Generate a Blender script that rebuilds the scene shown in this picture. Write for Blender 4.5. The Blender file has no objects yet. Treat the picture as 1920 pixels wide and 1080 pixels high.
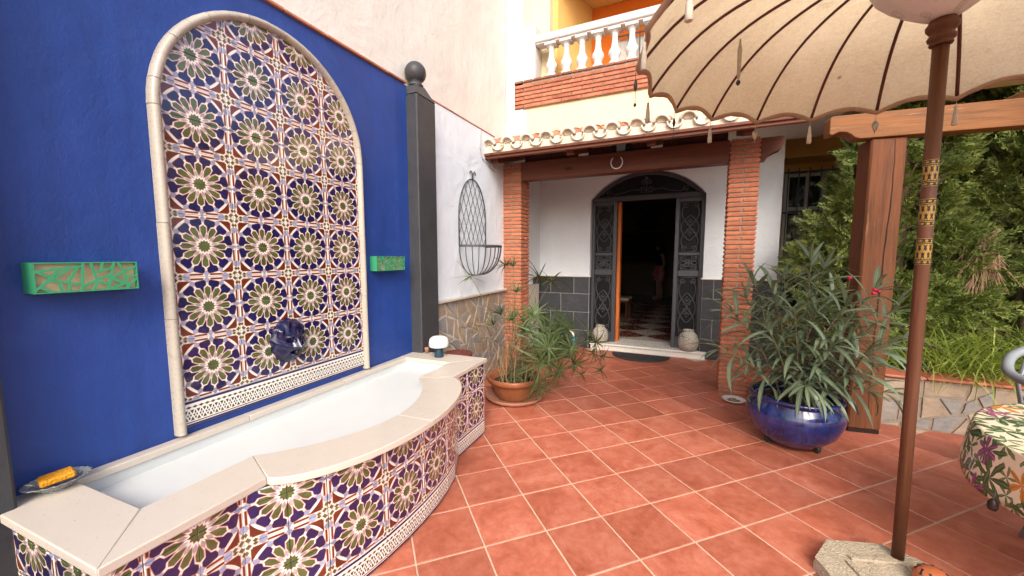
import bpy, bmesh, math, random
import numpy as np
from mathutils import Vector, Matrix
random.seed(7); rng = np.random.default_rng(7)
R = math.radians
scene = bpy.context.scene
COL = scene.collection

# ---------------------------------------------------------------- camera
cam_d = bpy.data.cameras.new('camera'); cam = bpy.data.objects.new('camera', cam_d); COL.objects.link(cam)
scene.camera = cam
F_PX, PPY, PITCH, YAW, CAM_H = 738.3, 553.1, .09716, .4345, 1.42
cam_d.sensor_width = 36.0; cam_d.lens = F_PX / 1920 * 36; cam_d.shift_y = (PPY - 540) / 1920
cam_d.clip_start = .02; cam_d.clip_end = 2000
cam.location = (0, 0, CAM_H); cam.rotation_euler = (math.pi / 2 - PITCH, 0, YAW)

# ---------------------------------------------------------------- sky, sun, exposure
SUN_EL, SUN_AZ = R(37), R(156)      # azimuth measured clockwise from +Y
world = bpy.data.worlds.new('World'); scene.world = world; world.use_nodes = True
wn = world.node_tree; wn.nodes.clear()
sky = wn.nodes.new('ShaderNodeTexSky'); sky.sky_type = 'NISHITA'; sky.sun_disc = False
sky.sun_elevation = SUN_EL; sky.sun_rotation = SUN_AZ; sky.dust_density = 3.0; sky.ozone_density = .6; sky.air_density = .8
wb = wn.nodes.new('ShaderNodeBackground'); wb.inputs['Strength'].default_value = .15
wo = wn.nodes.new('ShaderNodeOutputWorld')
wn.links.new(sky.outputs[0], wb.inputs[0]); wn.links.new(wb.outputs[0], wo.inputs[0])
sun_d = bpy.data.lights.new('sun', 'SUN'); sun_d.energy = .95; sun_d.angle = R(30); sun_d.color = (1.0, .95, .88)
sun = bpy.data.objects.new('sun', sun_d); COL.objects.link(sun)
sd = Vector((math.sin(SUN_AZ) * math.cos(SUN_EL), math.cos(SUN_AZ) * math.cos(SUN_EL), math.sin(SUN_EL)))
sun.rotation_euler = sd.to_track_quat('Z', 'Y').to_euler(); sun.location = sd * 30
scene.view_settings.view_transform = 'Standard'; scene.view_settings.look = 'None'
scene.view_settings.gamma = 1; scene.view_settings.use_curve_mapping = False
scene.view_settings.exposure = 1.32
scene.render.engine = 'CYCLES'
scene.cycles.max_bounces = 8; scene.cycles.diffuse_bounces = 5; scene.cycles.transparent_max_bounces = 16

# ---------------------------------------------------------------- placing helpers
_f = np.array([-math.sin(YAW) * math.cos(PITCH), math.cos(YAW) * math.cos(PITCH), -math.sin(PITCH)])
_r = np.array([math.cos(YAW), math.sin(YAW), 0]); _u = np.cross(_r, _f); _c = np.array([0, 0, CAM_H])
def in_view(p, m=80):                      # is a floor piece worth building?
    d = np.array(p) - _c; z = d @ _f
    if z < .15: return False
    x, y = 960 + F_PX * (d @ _r) / z, PPY - F_PX * (d @ _u) / z
    return -m < x < 1920 + m and -m < y < 1080 + m
WO = Vector((-2.055, .9, 0)); WROT = math.atan(.045)     # the long left wall: local x = out of the wall, y = along it
WM = Matrix.Translation(WO) @ Matrix.Rotation(WROT, 4, 'Z')
def WP(s, n, z=0): return WM @ Vector((n, s, z))

# ---------------------------------------------------------------- object helpers
def link(o, parent=None):
    COL.objects.link(o)
    if parent is not None: o.parent = parent
    return o
def tag(o, label=None, cat=None, group=None, kind=None):
    if label: o['label'] = label
    if cat: o['category'] = cat
    if group: o['group'] = group
    if kind: o['kind'] = kind
    return o
def thing(name, label, cat, loc=(0, 0, 0), rz=0, group=None):
    o = bpy.data.objects.new(name, None); o.empty_display_size = .1; link(o)
    o.location = loc; o.rotation_euler = (0, 0, rz)
    return tag(o, label, cat, group)
def wthing(name, label, cat, s=0, n=0, z=0, group=None):
    return thing(name, label, cat, WP(s, n, z), WROT, group)
def inst(me, name, parent=None, loc=(0, 0, 0), rot=(0, 0, 0), sc=(1, 1, 1)):
    o = bpy.data.objects.new(name, me); link(o, parent)
    o.location = loc; o.rotation_euler = rot; o.scale = sc
    return o
def copy_tree(o, parent=None):
    c = o.copy(); link(c); c.parent = parent
    for ch in list(o.children): copy_tree(ch, c)
    return c

class MB:
    def __init__(s): s.v = []; s.f = []; s.uv = None
    def add(s, vs, fs):
        n = len(s.v); s.v += [tuple(map(float, p)) for p in vs]; s.f += [tuple(i + n for i in f) for f in fs]; return s
    def box(s, x0, x1, y0, y1, z0, z1, b=0.0):
        if b <= 0:
            vs = [(x, y, z) for z in (z0, z1) for y in (y0, y1) for x in (x0, x1)]
            return s.add(vs, [(0, 2, 3, 1), (4, 5, 7, 6), (0, 1, 5, 4), (2, 6, 7, 3), (0, 4, 6, 2), (1, 3, 7, 5)])
        # chamfered box: 24 verts
        cx, cy, cz = (x0 + x1) / 2, (y0 + y1) / 2, (z0 + z1) / 2; hx, hy, hz = abs(x1 - x0) / 2, abs(y1 - y0) / 2, abs(z1 - z0) / 2
        b = min(b, hx * .45, hy * .45, hz * .45); vs = []; idx = {}
        for sx in (-1, 1):
            for sy in (-1, 1):
                for sz in (-1, 1):
                    for a in range(3):
                        h = [hx - b, hy - b, hz - b]; h[a] += b
                        idx[(sx, sy, sz, a)] = len(vs); vs.append((cx + sx * h[0], cy + sy * h[1], cz + sz * h[2]))
        fs = []
        for a in range(3):
            o1, o2 = [(1, 2), (2, 0), (0, 1)][a]
            for sg in (-1, 1):
                q = []
                for (p, r) in ((-1, -1), (1, -1), (1, 1), (-1, 1)):
                    k = [0, 0, 0]; k[a] = sg; k[o1] = p; k[o2] = r; q.append(idx[(*k, a)])
                fs.append(tuple(q if sg > 0 else q[::-1]))
        for a in range(3):
            o1, o2 = [(1, 2), (2, 0), (0, 1)][a]
            for p in (-1, 1):
                for r in (-1, 1):
                    k0 = [0, 0, 0]; k1 = [0, 0, 0]; k0[a] = -1; k1[a] = 1
                    for k in (k0, k1): k[o1] = p; k[o2] = r
                    q = [idx[(*k0, o1)], idx[(*k1, o1)], idx[(*k1, o2)], idx[(*k0, o2)]]
                    fs.append(tuple(q if p * r < 0 else q[::-1]))
        for sx in (-1, 1):
            for sy in (-1, 1):
                for sz in (-1, 1):
                    q = [idx[(sx, sy, sz, a)] for a in range(3)]
                    fs.append(tuple(q if sx * sy * sz > 0 else q[::-1]))
        return s.add(vs, fs)
    def obox(s, M, hx, hy, hz, b=0.0):           # oriented box
        t = MB(); t.box(-hx, hx, -hy, hy, -hz, hz, b); return s.add([M @ Vector(p) for p in t.v], t.f)
    def bar(s, p0, p1, w, h, b=0.0):              # rectangular bar between two points
        p0, p1 = Vector(p0), Vector(p1); d = p1 - p0; q = d.to_track_quat('X', 'Z').to_matrix().to_4x4()
        return s.obox(Matrix.Translation((p0 + p1) / 2) @ q, d.length / 2, w / 2, h / 2, b)
    def tube(s, pts, r, seg=8, closed=False, cap=True, flat=1.0):
        pts = [Vector(p) for p in pts]; n = len(pts); rs = r if hasattr(r, '__len__') else [r] * n
        vs = []; up = None
        for i, p in enumerate(pts):
            a = pts[i - 1] if (i > 0 or closed) else p; c = pts[(i + 1) % n] if (i < n - 1 or closed) else p
            d = (c - a); d = d.normalized() if d.length > 1e-9 else Vector((0, 0, 1))
            if up is None: up = Vector((0, 0, 1)) if abs(d.z) < .9 else Vector((1, 0, 0))
            x = d.cross(up)
            if x.length < 1e-6: x = d.orthogonal()
            x.normalize(); up = x.cross(d).normalized()
            for k in range(seg):
                t = 2 * math.pi * k / seg; vs.append(p + x * (math.cos(t) * rs[i]) + up * (math.sin(t) * rs[i] * flat))
        fs = []; m = n if closed else n - 1
        for i in range(m):
            j = (i + 1) % n
            for k in range(seg): k2 = (k + 1) % seg; fs.append((i * seg + k, i * seg + k2, j * seg + k2, j * seg + k))
        if cap and not closed: fs.append(tuple(range(seg))[::-1]); fs.append(tuple((n - 1) * seg + k for k in range(seg)))
        return s.add(vs, fs)
    def lathe(s, prof, seg=24, c=(0, 0, 0), sx=1, sy=1, wob=None):
        vs = []; n = len(prof)
        for i, (r, z) in enumerate(prof):
            for k in range(seg):
                t = 2 * math.pi * k / seg; rr = r * (1 if wob is None else wob(t, i))
                vs.append((c[0] + math.cos(t) * rr * sx, c[1] + math.sin(t) * rr * sy, c[2] + z))
        fs = []
        for i in range(n - 1):
            for k in range(seg): k2 = (k + 1) % seg; fs.append((i * seg + k, i * seg + k2, (i + 1) * seg + k2, (i + 1) * seg + k))
        if prof[0][0] > 1e-5: fs.append(tuple(range(seg))[::-1])
        if prof[-1][0] > 1e-5: fs.append(tuple((n - 1) * seg + k for k in range(seg)))
        return s.add(vs, fs)
    def prism(s, poly, h0, h1, fn=lambda a, b, h: (a, b, h), inset=0.0, bz=0.0):
        # extrude a convex/simple ccw polygon (a,b) from h0 to h1; optional chamfered top
        n = len(poly); top = shrink(poly, inset) if inset > 0 else poly
        vs = [fn(a, b, h0) for a, b in poly]; fs = [tuple(range(n))[::-1]]
        if inset > 0 and len(top) == n:
            vs += [fn(a, b, h1 - bz) for a, b in poly] + [fn(a, b, h1) for a, b in top]; rows = 3
        else: vs += [fn(a, b, h1) for a, b in poly]; rows = 2
        for q in range(rows - 1):
            for i in range(n): j = (i + 1) % n; fs.append((q * n + i, q * n + j, (q + 1) * n + j, (q + 1) * n + i))
        fs.append(tuple((rows - 1) * n + i for i in range(n)))
        return s.add(vs, fs)
    def mesh(s, name, mat=None, smooth=False):
        me = bpy.data.meshes.new(name); me.from_pydata(s.v, [], s.f)
        for m in (mat if isinstance(mat, (list, tuple)) else [mat]):
            if m: me.materials.append(m)
        if s.uv is not None:
            l = me.uv_layers.new(name='UVMap'); vi = np.empty(len(me.loops), dtype=np.int32); me.loops.foreach_get('vertex_index', vi)
            l.data.foreach_set('uv', np.array(s.uv, dtype=np.float32)[vi].ravel())
        if smooth: me.polygons.foreach_set('use_smooth', [True] * len(me.polygons))
        me.update(); return me
    def build(s, name, mat, parent=None, smooth=False, loc=(0, 0, 0), rot=(0, 0, 0)):
        return inst(s.mesh(name, mat, smooth), name, parent, loc, rot)
def autosmooth(o, ang=35):
    bm = bmesh.new(); bm.from_mesh(o.data)
    for f in bm.faces: f.smooth = True
    for e in bm.edges:
        if len(e.link_faces) == 2 and e.calc_face_angle(0) > R(ang): e.smooth = False
    bm.to_mesh(o.data); bm.free(); return o

def clip(poly, nx, ny, d):                     # keep points with nx*x+ny*y <= d
    out = []
    for i in range(len(poly)):
        a, b = poly[i], poly[(i + 1) % len(poly)]; da, db = nx * a[0] + ny * a[1] - d, nx * b[0] + ny * b[1] - d
        if da <= 0: out.append(a)
        if (da < 0 < db) or (db < 0 < da): t = da / (da - db); out.append((a[0] + (b[0] - a[0]) * t, a[1] + (b[1] - a[1]) * t))
    return out
def shrink(poly, m):
    out = list(poly)
    for i in range(len(poly)):
        a, b = poly[i], poly[(i + 1) % len(poly)]; ex, ey = b[0] - a[0], b[1] - a[1]; L = math.hypot(ex, ey)
        if L < 1e-7: continue
        nx, ny = ey / L, -ex / L; out = clip(out, nx, ny, nx * a[0] + ny * a[1] - m)
        if len(out) < 3: return []
    return out
def voronoi(seeds, rect, m=0.0):
    x0, x1, y0, y1 = rect; cells = []
    for i, p in enumerate(seeds):
        poly = [(x0 + m, y0 + m), (x1 - m, y0 + m), (x1 - m, y1 - m), (x0 + m, y1 - m)]
        for j, q in enumerate(seeds):
            if i == j: continue
            nx, ny = q[0] - p[0], q[1] - p[1]; L = math.hypot(nx, ny)
            if L > 1.2: continue
            nx /= L; ny /= L
            poly = clip(poly, nx, ny, nx * (p[0] + q[0]) / 2 + ny * (p[1] + q[1]) / 2 - m)
            if len(poly) < 3: break
        cells.append(poly if len(poly) >= 3 else [])
    return cells

def shards(rect, target, rr, wob=.35):           # crazy-paving split: random chords until each piece is small
    x0, x1, y0, y1 = rect; todo = [([(x0, y0), (x1, y0), (x1, y1), (x0, y1)], target * rr.uniform(.6, 1.5))]; out = []
    def area(p): return abs(sum(p[i][0] * p[(i + 1) % len(p)][1] - p[(i + 1) % len(p)][0] * p[i][1] for i in range(len(p)))) / 2
    while todo:
        p, tg = todo.pop()
        if len(p) < 3: continue
        if area(p) < tg: out.append(p); continue
        cx = sum(q[0] for q in p) / len(p); cy = sum(q[1] for q in p) / len(p)
        L, a = max((math.hypot(p[(i + 1) % len(p)][0] - p[i][0], p[(i + 1) % len(p)][1] - p[i][1]), i) for i in range(len(p)))
        e = p[a], p[(a + 1) % len(p)]; th = math.atan2(e[1][1] - e[0][1], e[1][0] - e[0][0]) + rr.gauss(0, wob)     # normal roughly along the longest edge
        f = rr.uniform(.38, .62); c = ((e[0][0] * (1 - f) + e[1][0] * f) * .6 + cx * .4, (e[0][1] * (1 - f) + e[1][1] * f) * .6 + cy * .4)
        nx, ny = math.cos(th), math.sin(th); d = nx * c[0] + ny * c[1]
        for sg in (1, -1): todo.append((clip(p, nx * sg, ny * sg, d * sg), target * rr.uniform(.55, 1.7)))
    return out

# ---------------------------------------------------------------- material helpers
class S:                                       # a socket with arithmetic
    def __init__(s, nt, o): s.nt = nt; s.o = o
    def _m(s, op, *a):
        n = s.nt.nodes.new('ShaderNodeMath'); n.operation = op
        for i, q in enumerate((s,) + a):
            if isinstance(q, S): s.nt.links.new(q.o, n.inputs[i])
            else: n.inputs[i].default_value = float(q)
        return S(s.nt, n.outputs[0])
    def __add__(s, b): return s._m('ADD', b)
    def __radd__(s, b): return s._m('ADD', b)
    def __sub__(s, b): return s._m('SUBTRACT', b)
    def __rsub__(s, b): return (s * -1)._m('ADD', b)
    def __mul__(s, b): return s._m('MULTIPLY', b)
    def __rmul__(s, b): return s._m('MULTIPLY', b)
    def __truediv__(s, b): return s._m('DIVIDE', b)
    def mn(s, b): return s._m('MINIMUM', b)
    def mx(s, b): return s._m('MAXIMUM', b)
    def abs(s): return s._m('ABSOLUTE')
    def frac(s): return s._m('FRACT')
    def floor(s): return s._m('FLOOR')
    def sin(s): return s._m('SINE')
    def cos(s): return s._m('COSINE')
    def sqrt(s): return s._m('SQRT')
    def pow(s, b): return s._m('POWER', b)
    def atan2(s, b): return s._m('ARCTAN2', b)
    def step(s, w=.008):                       # soft inside mask
        n = s.nt.nodes.new('ShaderNodeMapRange'); s.nt.links.new(s.o, n.inputs[0])
        n.inputs[1].default_value = -w; n.inputs[2].default_value = w; return S(s.nt, n.outputs[0])
class Mat:
    def __init__(s, name):
        s.m = bpy.data.materials.new(name); s.m.use_nodes = True; s.nt = s.m.node_tree
        s.b = s.nt.nodes['Principled BSDF']; s.out = s.nt.nodes['Material Output']; s._tc = None; s._ov = None
    def new(s, t, **k):
        n = s.nt.nodes.new(t)
        for a, v in k.items(): setattr(n, a, v)
        return n
    def l(s, a, b): s.nt.links.new(a.o if isinstance(a, S) else a, b)
    @property
    def obj(s):                                # object coords, shifted per object so that copies differ
        if s._ov is None:
            tc = s.new('ShaderNodeTexCoord'); oi = s.new('ShaderNodeObjectInfo'); s.oi = oi
            va = s.new('ShaderNodeVectorMath', operation='MULTIPLY_ADD')
            cx = s.new('ShaderNodeCombineXYZ')
            for i in range(3): s.l(oi.outputs['Random'], cx.inputs[i])
            s.l(cx.outputs[0], va.inputs[0]); va.inputs[1].default_value = (37, 53, 71); s.l(tc.outputs['Object'], va.inputs[2])
            s._ov = va.outputs[0]
        return s._ov
    def rand(s): s.obj; return S(s.nt, s.oi.outputs['Random'])
    def xyz(s, v):
        n = s.new('ShaderNodeSeparateXYZ'); s.l(v, n.inputs[0]); return [S(s.nt, n.outputs[i]) for i in range(3)]
    def uv(s):
        n = s.new('ShaderNodeUVMap'); n.uv_map = 'UVMap'; return s.xyz(n.outputs[0])
    def mapping(s, v, sc): 
        n = s.new('ShaderNodeMapping'); s.l(v, n.inputs[0]); n.inputs['Scale'].default_value = sc; return n.outputs[0]
    def noise(s, scale, detail=4, rough=.55, v=None, dist=0):
        n = s.new('ShaderNodeTexNoise'); s.l(v if v is not None else s.obj, n.inputs['Vector'])
        n.inputs['Scale'].default_value = scale; n.inputs['Detail'].default_value = detail; n.inputs['Roughness'].default_value = rough
        n.inputs['Distortion'].default_value = dist; return S(s.nt, n.outputs[0])
    def voro(s, scale, feature='F1', v=None, out='Distance'):
        n = s.new('ShaderNodeTexVoronoi', feature=feature); s.l(v if v is not None else s.obj, n.inputs['Vector']); n.inputs['Scale'].default_value = scale
        return S(s.nt, n.outputs[out])
    def ramp(s, f, stops):
        n = s.new('ShaderNodeValToRGB'); s.l(f, n.inputs[0]); e = n.color_ramp.elements
        while len(e) < len(stops): e.new(.5)
        for q, (p, c) in zip(e, stops): q.position = p; q.color = (*c, 1) if len(c) == 3 else c
        return n.outputs[0]
    def mix(s, f, a, b, mode='MIX'):
        n = s.new('ShaderNodeMix', data_type='RGBA', blend_type=mode)
        for q, i in ((f, 0), (a, 6), (b, 7)):
            if isinstance(q, S) or hasattr(q, 'is_linked'): s.l(q, n.inputs[i])
            elif i == 0: n.inputs[0].default_value = q
            else: n.inputs[i].default_value = (*q, 1)
        return n.outputs[2]
    def remap(s, f, a, b, c, d):
        n = s.new('ShaderNodeMapRange'); s.l(f, n.inputs[0])
        for i, q in enumerate((a, b, c, d)): n.inputs[1 + i].default_value = q
        return S(s.nt, n.outputs[0])
    def bump(s, h, strength=.3, dist=.01, prev=None):
        n = s.new('ShaderNodeBump'); s.l(h, n.inputs['Height']); n.inputs['Strength'].default_value = strength; n.inputs['Distance'].default_value = dist
        if prev is not None: s.l(prev, n.inputs['Normal'])
        return n.outputs[0]
    def set(s, color=None, rough=None, normal=None, metal=None, spec=None, coat=None):
        for k, q in (('Base Color', color), ('Roughness', rough), ('Normal', normal), ('Metallic', metal), ('Specular IOR Level', spec), ('Coat Weight', coat)):
            if q is None: continue
            if isinstance(q, S) or hasattr(q, 'is_linked'): s.l(q, s.b.inputs[k])
            elif k == 'Base Color': s.b.inputs[k].default_value = (*q, 1)
            else: s.b.inputs[k].default_value = q
        return s.m
def scaled(c, k): return tuple(min(1, q * k) for q in c)
def pm(name, c, rough=.7, var=.25, scale=6, bump=.25, bscale=70, bdist=.004, orand=0, metal=0, spec=.4, stretch=None, c2=None, coat=0):
    """general worn surface: two-scale colour mottling, per-object shade, fine relief"""
    a = Mat(name); v = a.obj if stretch is None else a.mapping(a.obj, stretch)
    n1 = a.noise(scale, 5, .6, v); n2 = a.noise(scale * 5.3, 4, .6, v)
    f = n1 * .65 + n2 * .35
    lo, hi = scaled(c, 1 - var), (c2 if c2 else scaled(c, 1 + var * .7))
    col = a.ramp(f, [(.3, lo), (.5, c), (.7, hi)])
    if orand: 
        k = a.remap(a.rand(), 0, 1, 1 - orand, 1 + orand); cc = a.new('ShaderNodeCombineColor')
        for i in range(3): a.l(k, cc.inputs[i])
        col = a.mix(1.0, col, cc.outputs[0], 'MULTIPLY')
    nb = a.noise(bscale, 4, .6, v)
    rr = a.remap(n2, .3, .7, max(.03, rough - .08), min(1, rough + .08))
    return a.set(col, rr, a.bump(nb, bump, bdist) if bump else None, metal, spec, coat)
# ================================================================ materials
CREAM = (.80, .73, .665); NAVY = (.012, .010, .078); OLIVE = (.085, .110, .035); RUST = (.135, .024, .010); PALEB = (.28, .32, .47); LILAC = (.40, .34, .38)
def rosette_mat():
    a = Mat('glazed_rosette_tile'); u, v, _ = a.uv()
    px, py = (u - .5) * 2, (v - .5) * 2
    r = (px * px + py * py).sqrt(); th = py.atan2(px) * (12 / (2 * math.pi))
    ang = ((th + 100.5).frac() - .5).abs() * (2 * math.pi / 12)
    x, y = r * ang.cos(), r * ang.sin()
    c15, s15 = math.cos(R(15)), math.sin(R(15))
    x2, y2 = x * c15 + y * s15, x * s15 - y * c15
    ax, ay = px.abs(), py.abs(); X, Y = ax.mx(ay), ax.mn(ay)
    inside = (.985 - r).step(.004)
    nz = a.noise(26, 3, .5); nz2 = a.noise(5, 2, .5)
    pool = a.remap(nz * .6 + nz2 * .4, .3, .7, .5, 1.35)
    W = .012
    star = (x + y * 1.42) * -1 + .205
    kite = .056 - (x2 - .325).abs() * .55 - y2
    petal = (.086 - y).mn((x - .26) * .42 - y).mn(.69 - x - y * .75)
    lim = (.114 - ((x - .655).mx(0)) * 1.15).mx(.036)
    shield = (y - lim).mn(.897 - x2).mn(1.0 - x2 - y2 * .80)
    bstar = (.080 - (x - .90).abs() * .75 - y * .95)
    stripe = (.028 - (X - .925).abs()).mn(.19 - (Y - .30).abs()).mn((Y - .06) * .3)
    hexa = .085 - (Y - .585).abs().mx((Y - .585).abs() * .5 + (X - .965).abs() * .95)
    rust = (X + Y - 1.335).mn(.868 - X).mn(Y - .48).mn(.83 - Y)
    dia = (.058 - (X - .92).abs() * .9 - (Y - .90).abs() * .9).mx(.05 - (X - .955).abs() - (Y - .755).abs() * .7)
    tri = (X + Y - 1.19).mn(.845 - X).mn(1.285 - X - Y).mn(.62 - Y)          # pale chips outside the ring
    dark = .010
    col = CREAM
    def fill(col, d, c, gate=None):
        e = (d + dark * 0.9).step(.006); i = (d - .004).step(.006)
        if gate is not None: e, i = e * gate, i * gate
        col = a.mix(e, col, (.50, .25, .17)); return a.mix(i, col, a.mix(1, c, _g(a, pool), 'MULTIPLY'))
    def _g(a, k):
        cc = a.new('ShaderNodeCombineColor')
        for i in range(3): a.l(k, cc.inputs[i])
        return cc.outputs[0]
    out = 1 - inside
    for d, c, g in ((star, OLIVE, None), (kite, LILAC, None), (petal, OLIVE, None), (shield, NAVY, None), (bstar, PALEB, None),
                    (tri, PALEB, out), (stripe, RUST, None), (rust, RUST, out), (hexa, PALEB, None), (dia, OLIVE, None)):
        col = fill(col, d, c, g)
    hh = a.noise(9, 2, .5); 
    return a.set(col, a.remap(nz, .3, .7, .10, .22), a.bump(hh * .7 + nz * .3, .10, .004), 0, .6, .7)
def border_mat():
    a = Mat('glazed_border_tile'); u, v, _ = a.uv()
    k = u * 11
    fx = (k.frac() - .5).abs(); fx2 = ((k + .5).frac() - .5).abs()
    w = (k * (2 * math.pi)).sin() * .075
    braid = ((v - .43 - w).abs().mn((v - .43 + w).abs()) - .028)
    lat = ((k * 1.0 + (v - .43) * 2.2).frac() - .5).abs().mn(((k - (v - .43) * 2.2).frac() - .5).abs()) - .11
    core = (.20 - (v - .43).abs())
    dots = braid.mn(core).mn(lat)
    oval = .055 - (v - .735).abs() - ((k * .5).frac() - .5).abs() * .22
    oval2 = .055 - (v - .735).abs() - ((k * .5 + .5).frac() - .5).abs() * .22
    c = CREAM
    for d, q in ((dots, (.055, .05, .02)), (oval, RUST), (oval2, (.07, .085, .03)), (.022 - (v - .165).abs(), RUST), (.045 - (v - .065).abs(), NAVY), (.05 - (v - .925).abs(), NAVY)):
        c = a.mix(d.step(.012), c, q)
    nz = a.noise(20, 3)
    return a.set(c, a.remap(nz, .3, .7, .12, .24), a.bump(nz, .08, .003), 0, .55, .2)
def stucco(name, c, blot=.12, b1=.35, b2=.25, rough=.75, c2=None, scale=2.2):
    a = Mat(name)
    n1 = a.noise(scale, 6, .6, dist=.6); n2 = a.noise(9, 5, .65); n3 = a.noise(120, 3, .6); big = a.noise(3.2, 3, .5, dist=1.2)
    st = a.noise(4, 4, .6, a.mapping(a.obj, (3, 3, .35)))
    col = a.ramp(n1 * .5 + n2 * .25 + st * .25, [(.32, scaled(c, 1 - blot)), (.5, c), (.68, c2 or scaled(c, 1 + blot))])
    bp = a.bump(big, b1, .06); bp = a.bump(n2, b2, .015, bp); bp = a.bump(n3, .12, .003, bp)
    return a.set(col, a.remap(n2, .3, .7, rough - .08, rough + .08), bp, 0, .35)
def blue_mat():
    a = Mat('blue_painted_stucco')
    n1 = a.noise(1.6, 6, .6, dist=.8); n2 = a.noise(7, 5, .65); n3 = a.noise(90, 3, .6)
    st = a.noise(3, 4, .6, a.mapping(a.obj, (4, 4, .3)))
    chalk = a.noise(2.6, 8, .72, dist=1.5)
    col = a.ramp(n1 * .45 + n2 * .2 + st * .35, [(.3, (.010, .034, .165)), (.5, (.013, .047, .235)), (.72, (.021, .063, .29))])
    col = a.mix(a.remap(chalk, .56, .78, 0, .55), col, (.034, .085, .28))
    scr = a.noise(1, 5, .7, a.mapping(a.obj, (30, 22, 9)), dist=1.2)
    ridge = a.noise(1.5, 3, .5, a.mapping(a.obj, (1, 1.6, .9)), dist=2.2)
    crack = (ridge - .5).abs()
    bp = a.bump(a.remap(crack, 0, .012, 0, 1), .10, .004); bp = a.bump(n2, .5, .012, bp); bp = a.bump(scr, .35, .006, bp); bp = a.bump(n3, .25, .004, bp)
    return a.set(col, a.remap(n2, .3, .7, .42, .6), bp, 0, .45)
def wood_mat(name, c, dark=.45, rough=.5, ax=0, wear=None, grain=1.0, orand=.08):
    a = Mat(name); sc = [22, 22, 22]; sc[ax] = 1.1; sc2 = [90, 90, 90]; sc2[ax] = 3
    g = a.noise(1.0 * grain, 6, .65, a.mapping(a.obj, sc), dist=.9); g2 = a.noise(1.0 * grain, 4, .7, a.mapping(a.obj, sc2)); b = a.noise(1.4, 4, .6)
    col = a.ramp(g * .5 + g2 * .25 + b * .25, [(.3, scaled(c, dark)), (.48, c), (.66, scaled(c, 1.5))])
    kn = a.voro(1.0, v=a.mapping(a.obj, [3.2 if i != ax else 1.7 for i in range(3)]))
    col = a.mix(a.remap(kn, .10, .03, 0, .8), col, scaled(c, .22))
    if wear: col = a.mix(a.remap(a.noise(1.5, 7, .75, a.mapping(a.obj, sc)), .60, .70, 0, .75), col, wear)
    k = a.remap(a.rand(), 0, 1, 1 - orand, 1 + orand); cc = a.new('ShaderNodeCombineColor')
    for i in range(3): a.l(k, cc.inputs[i])
    col = a.mix(1.0, col, cc.outputs[0], 'MULTIPLY')
    return a.set(col, a.remap(g, .3, .7, rough + .02, rough + .22), a.bump(g2 * .5 + g * .5, .5, .008), 0, .25)
def leaf_mat(name, c, c2, trans=.3, rough=.42, orand=.25, midrib=None):
    a = Mat(name); n = a.noise(22, 3)
    if midrib:
        u, v, _ = a.uv(); m = a.remap((u - .5).abs(), .03, .07, 1, 0)
        base = a.mix(m * .7, a.mix(n, c, c2), midrib)
    else: base = a.mix(n, c, c2)
    k = a.remap(a.rand(), 0, 1, 1 - orand, 1 + orand); cc = a.new('ShaderNodeCombineColor')
    for i in range(3): a.l(k, cc.inputs[i])
    base = a.mix(1.0, base, cc.outputs[0], 'MULTIPLY')
    a.set(base, rough, None, 0, .4)
    t = a.new('ShaderNodeBsdfTranslucent'); a.l(a.mix(1, base, (1.0, 1.1, .55), 'MULTIPLY'), t.inputs[0])
    ms = a.new('ShaderNodeMixShader'); ms.inputs[0].default_value = trans
    a.l(a.b.outputs[0], ms.inputs[1]); a.l(t.outputs[0], ms.inputs[2]); a.l(ms.outputs[0], a.out.inputs[0]); return a.m
def foliage_mat(name, c, c2, c3, trans=.25):
    a = Mat(name); tc = a.new('ShaderNodeTexCoord'); g = a.new('ShaderNodeNewGeometry')
    n = a.noise(1.3, 3, .6, tc.outputs['Object']); ri = S(a.nt, g.outputs['Random Per Island'])
    base = a.ramp(n * .55 + ri * .45, [(.28, c), (.5, c2), (.74, c3)])
    a.set(base, .6, None, 0, .25)
    t = a.new('ShaderNodeBsdfTranslucent'); a.l(a.mix(1, base, (1.1, 1.15, .6), 'MULTIPLY'), t.inputs[0])
    ms = a.new('ShaderNodeMixShader'); ms.inputs[0].default_value = trans
    a.l(a.b.outputs[0], ms.inputs[1]); a.l(t.outputs[0], ms.inputs[2]); a.l(ms.outputs[0], a.out.inputs[0]); return a.m
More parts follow.
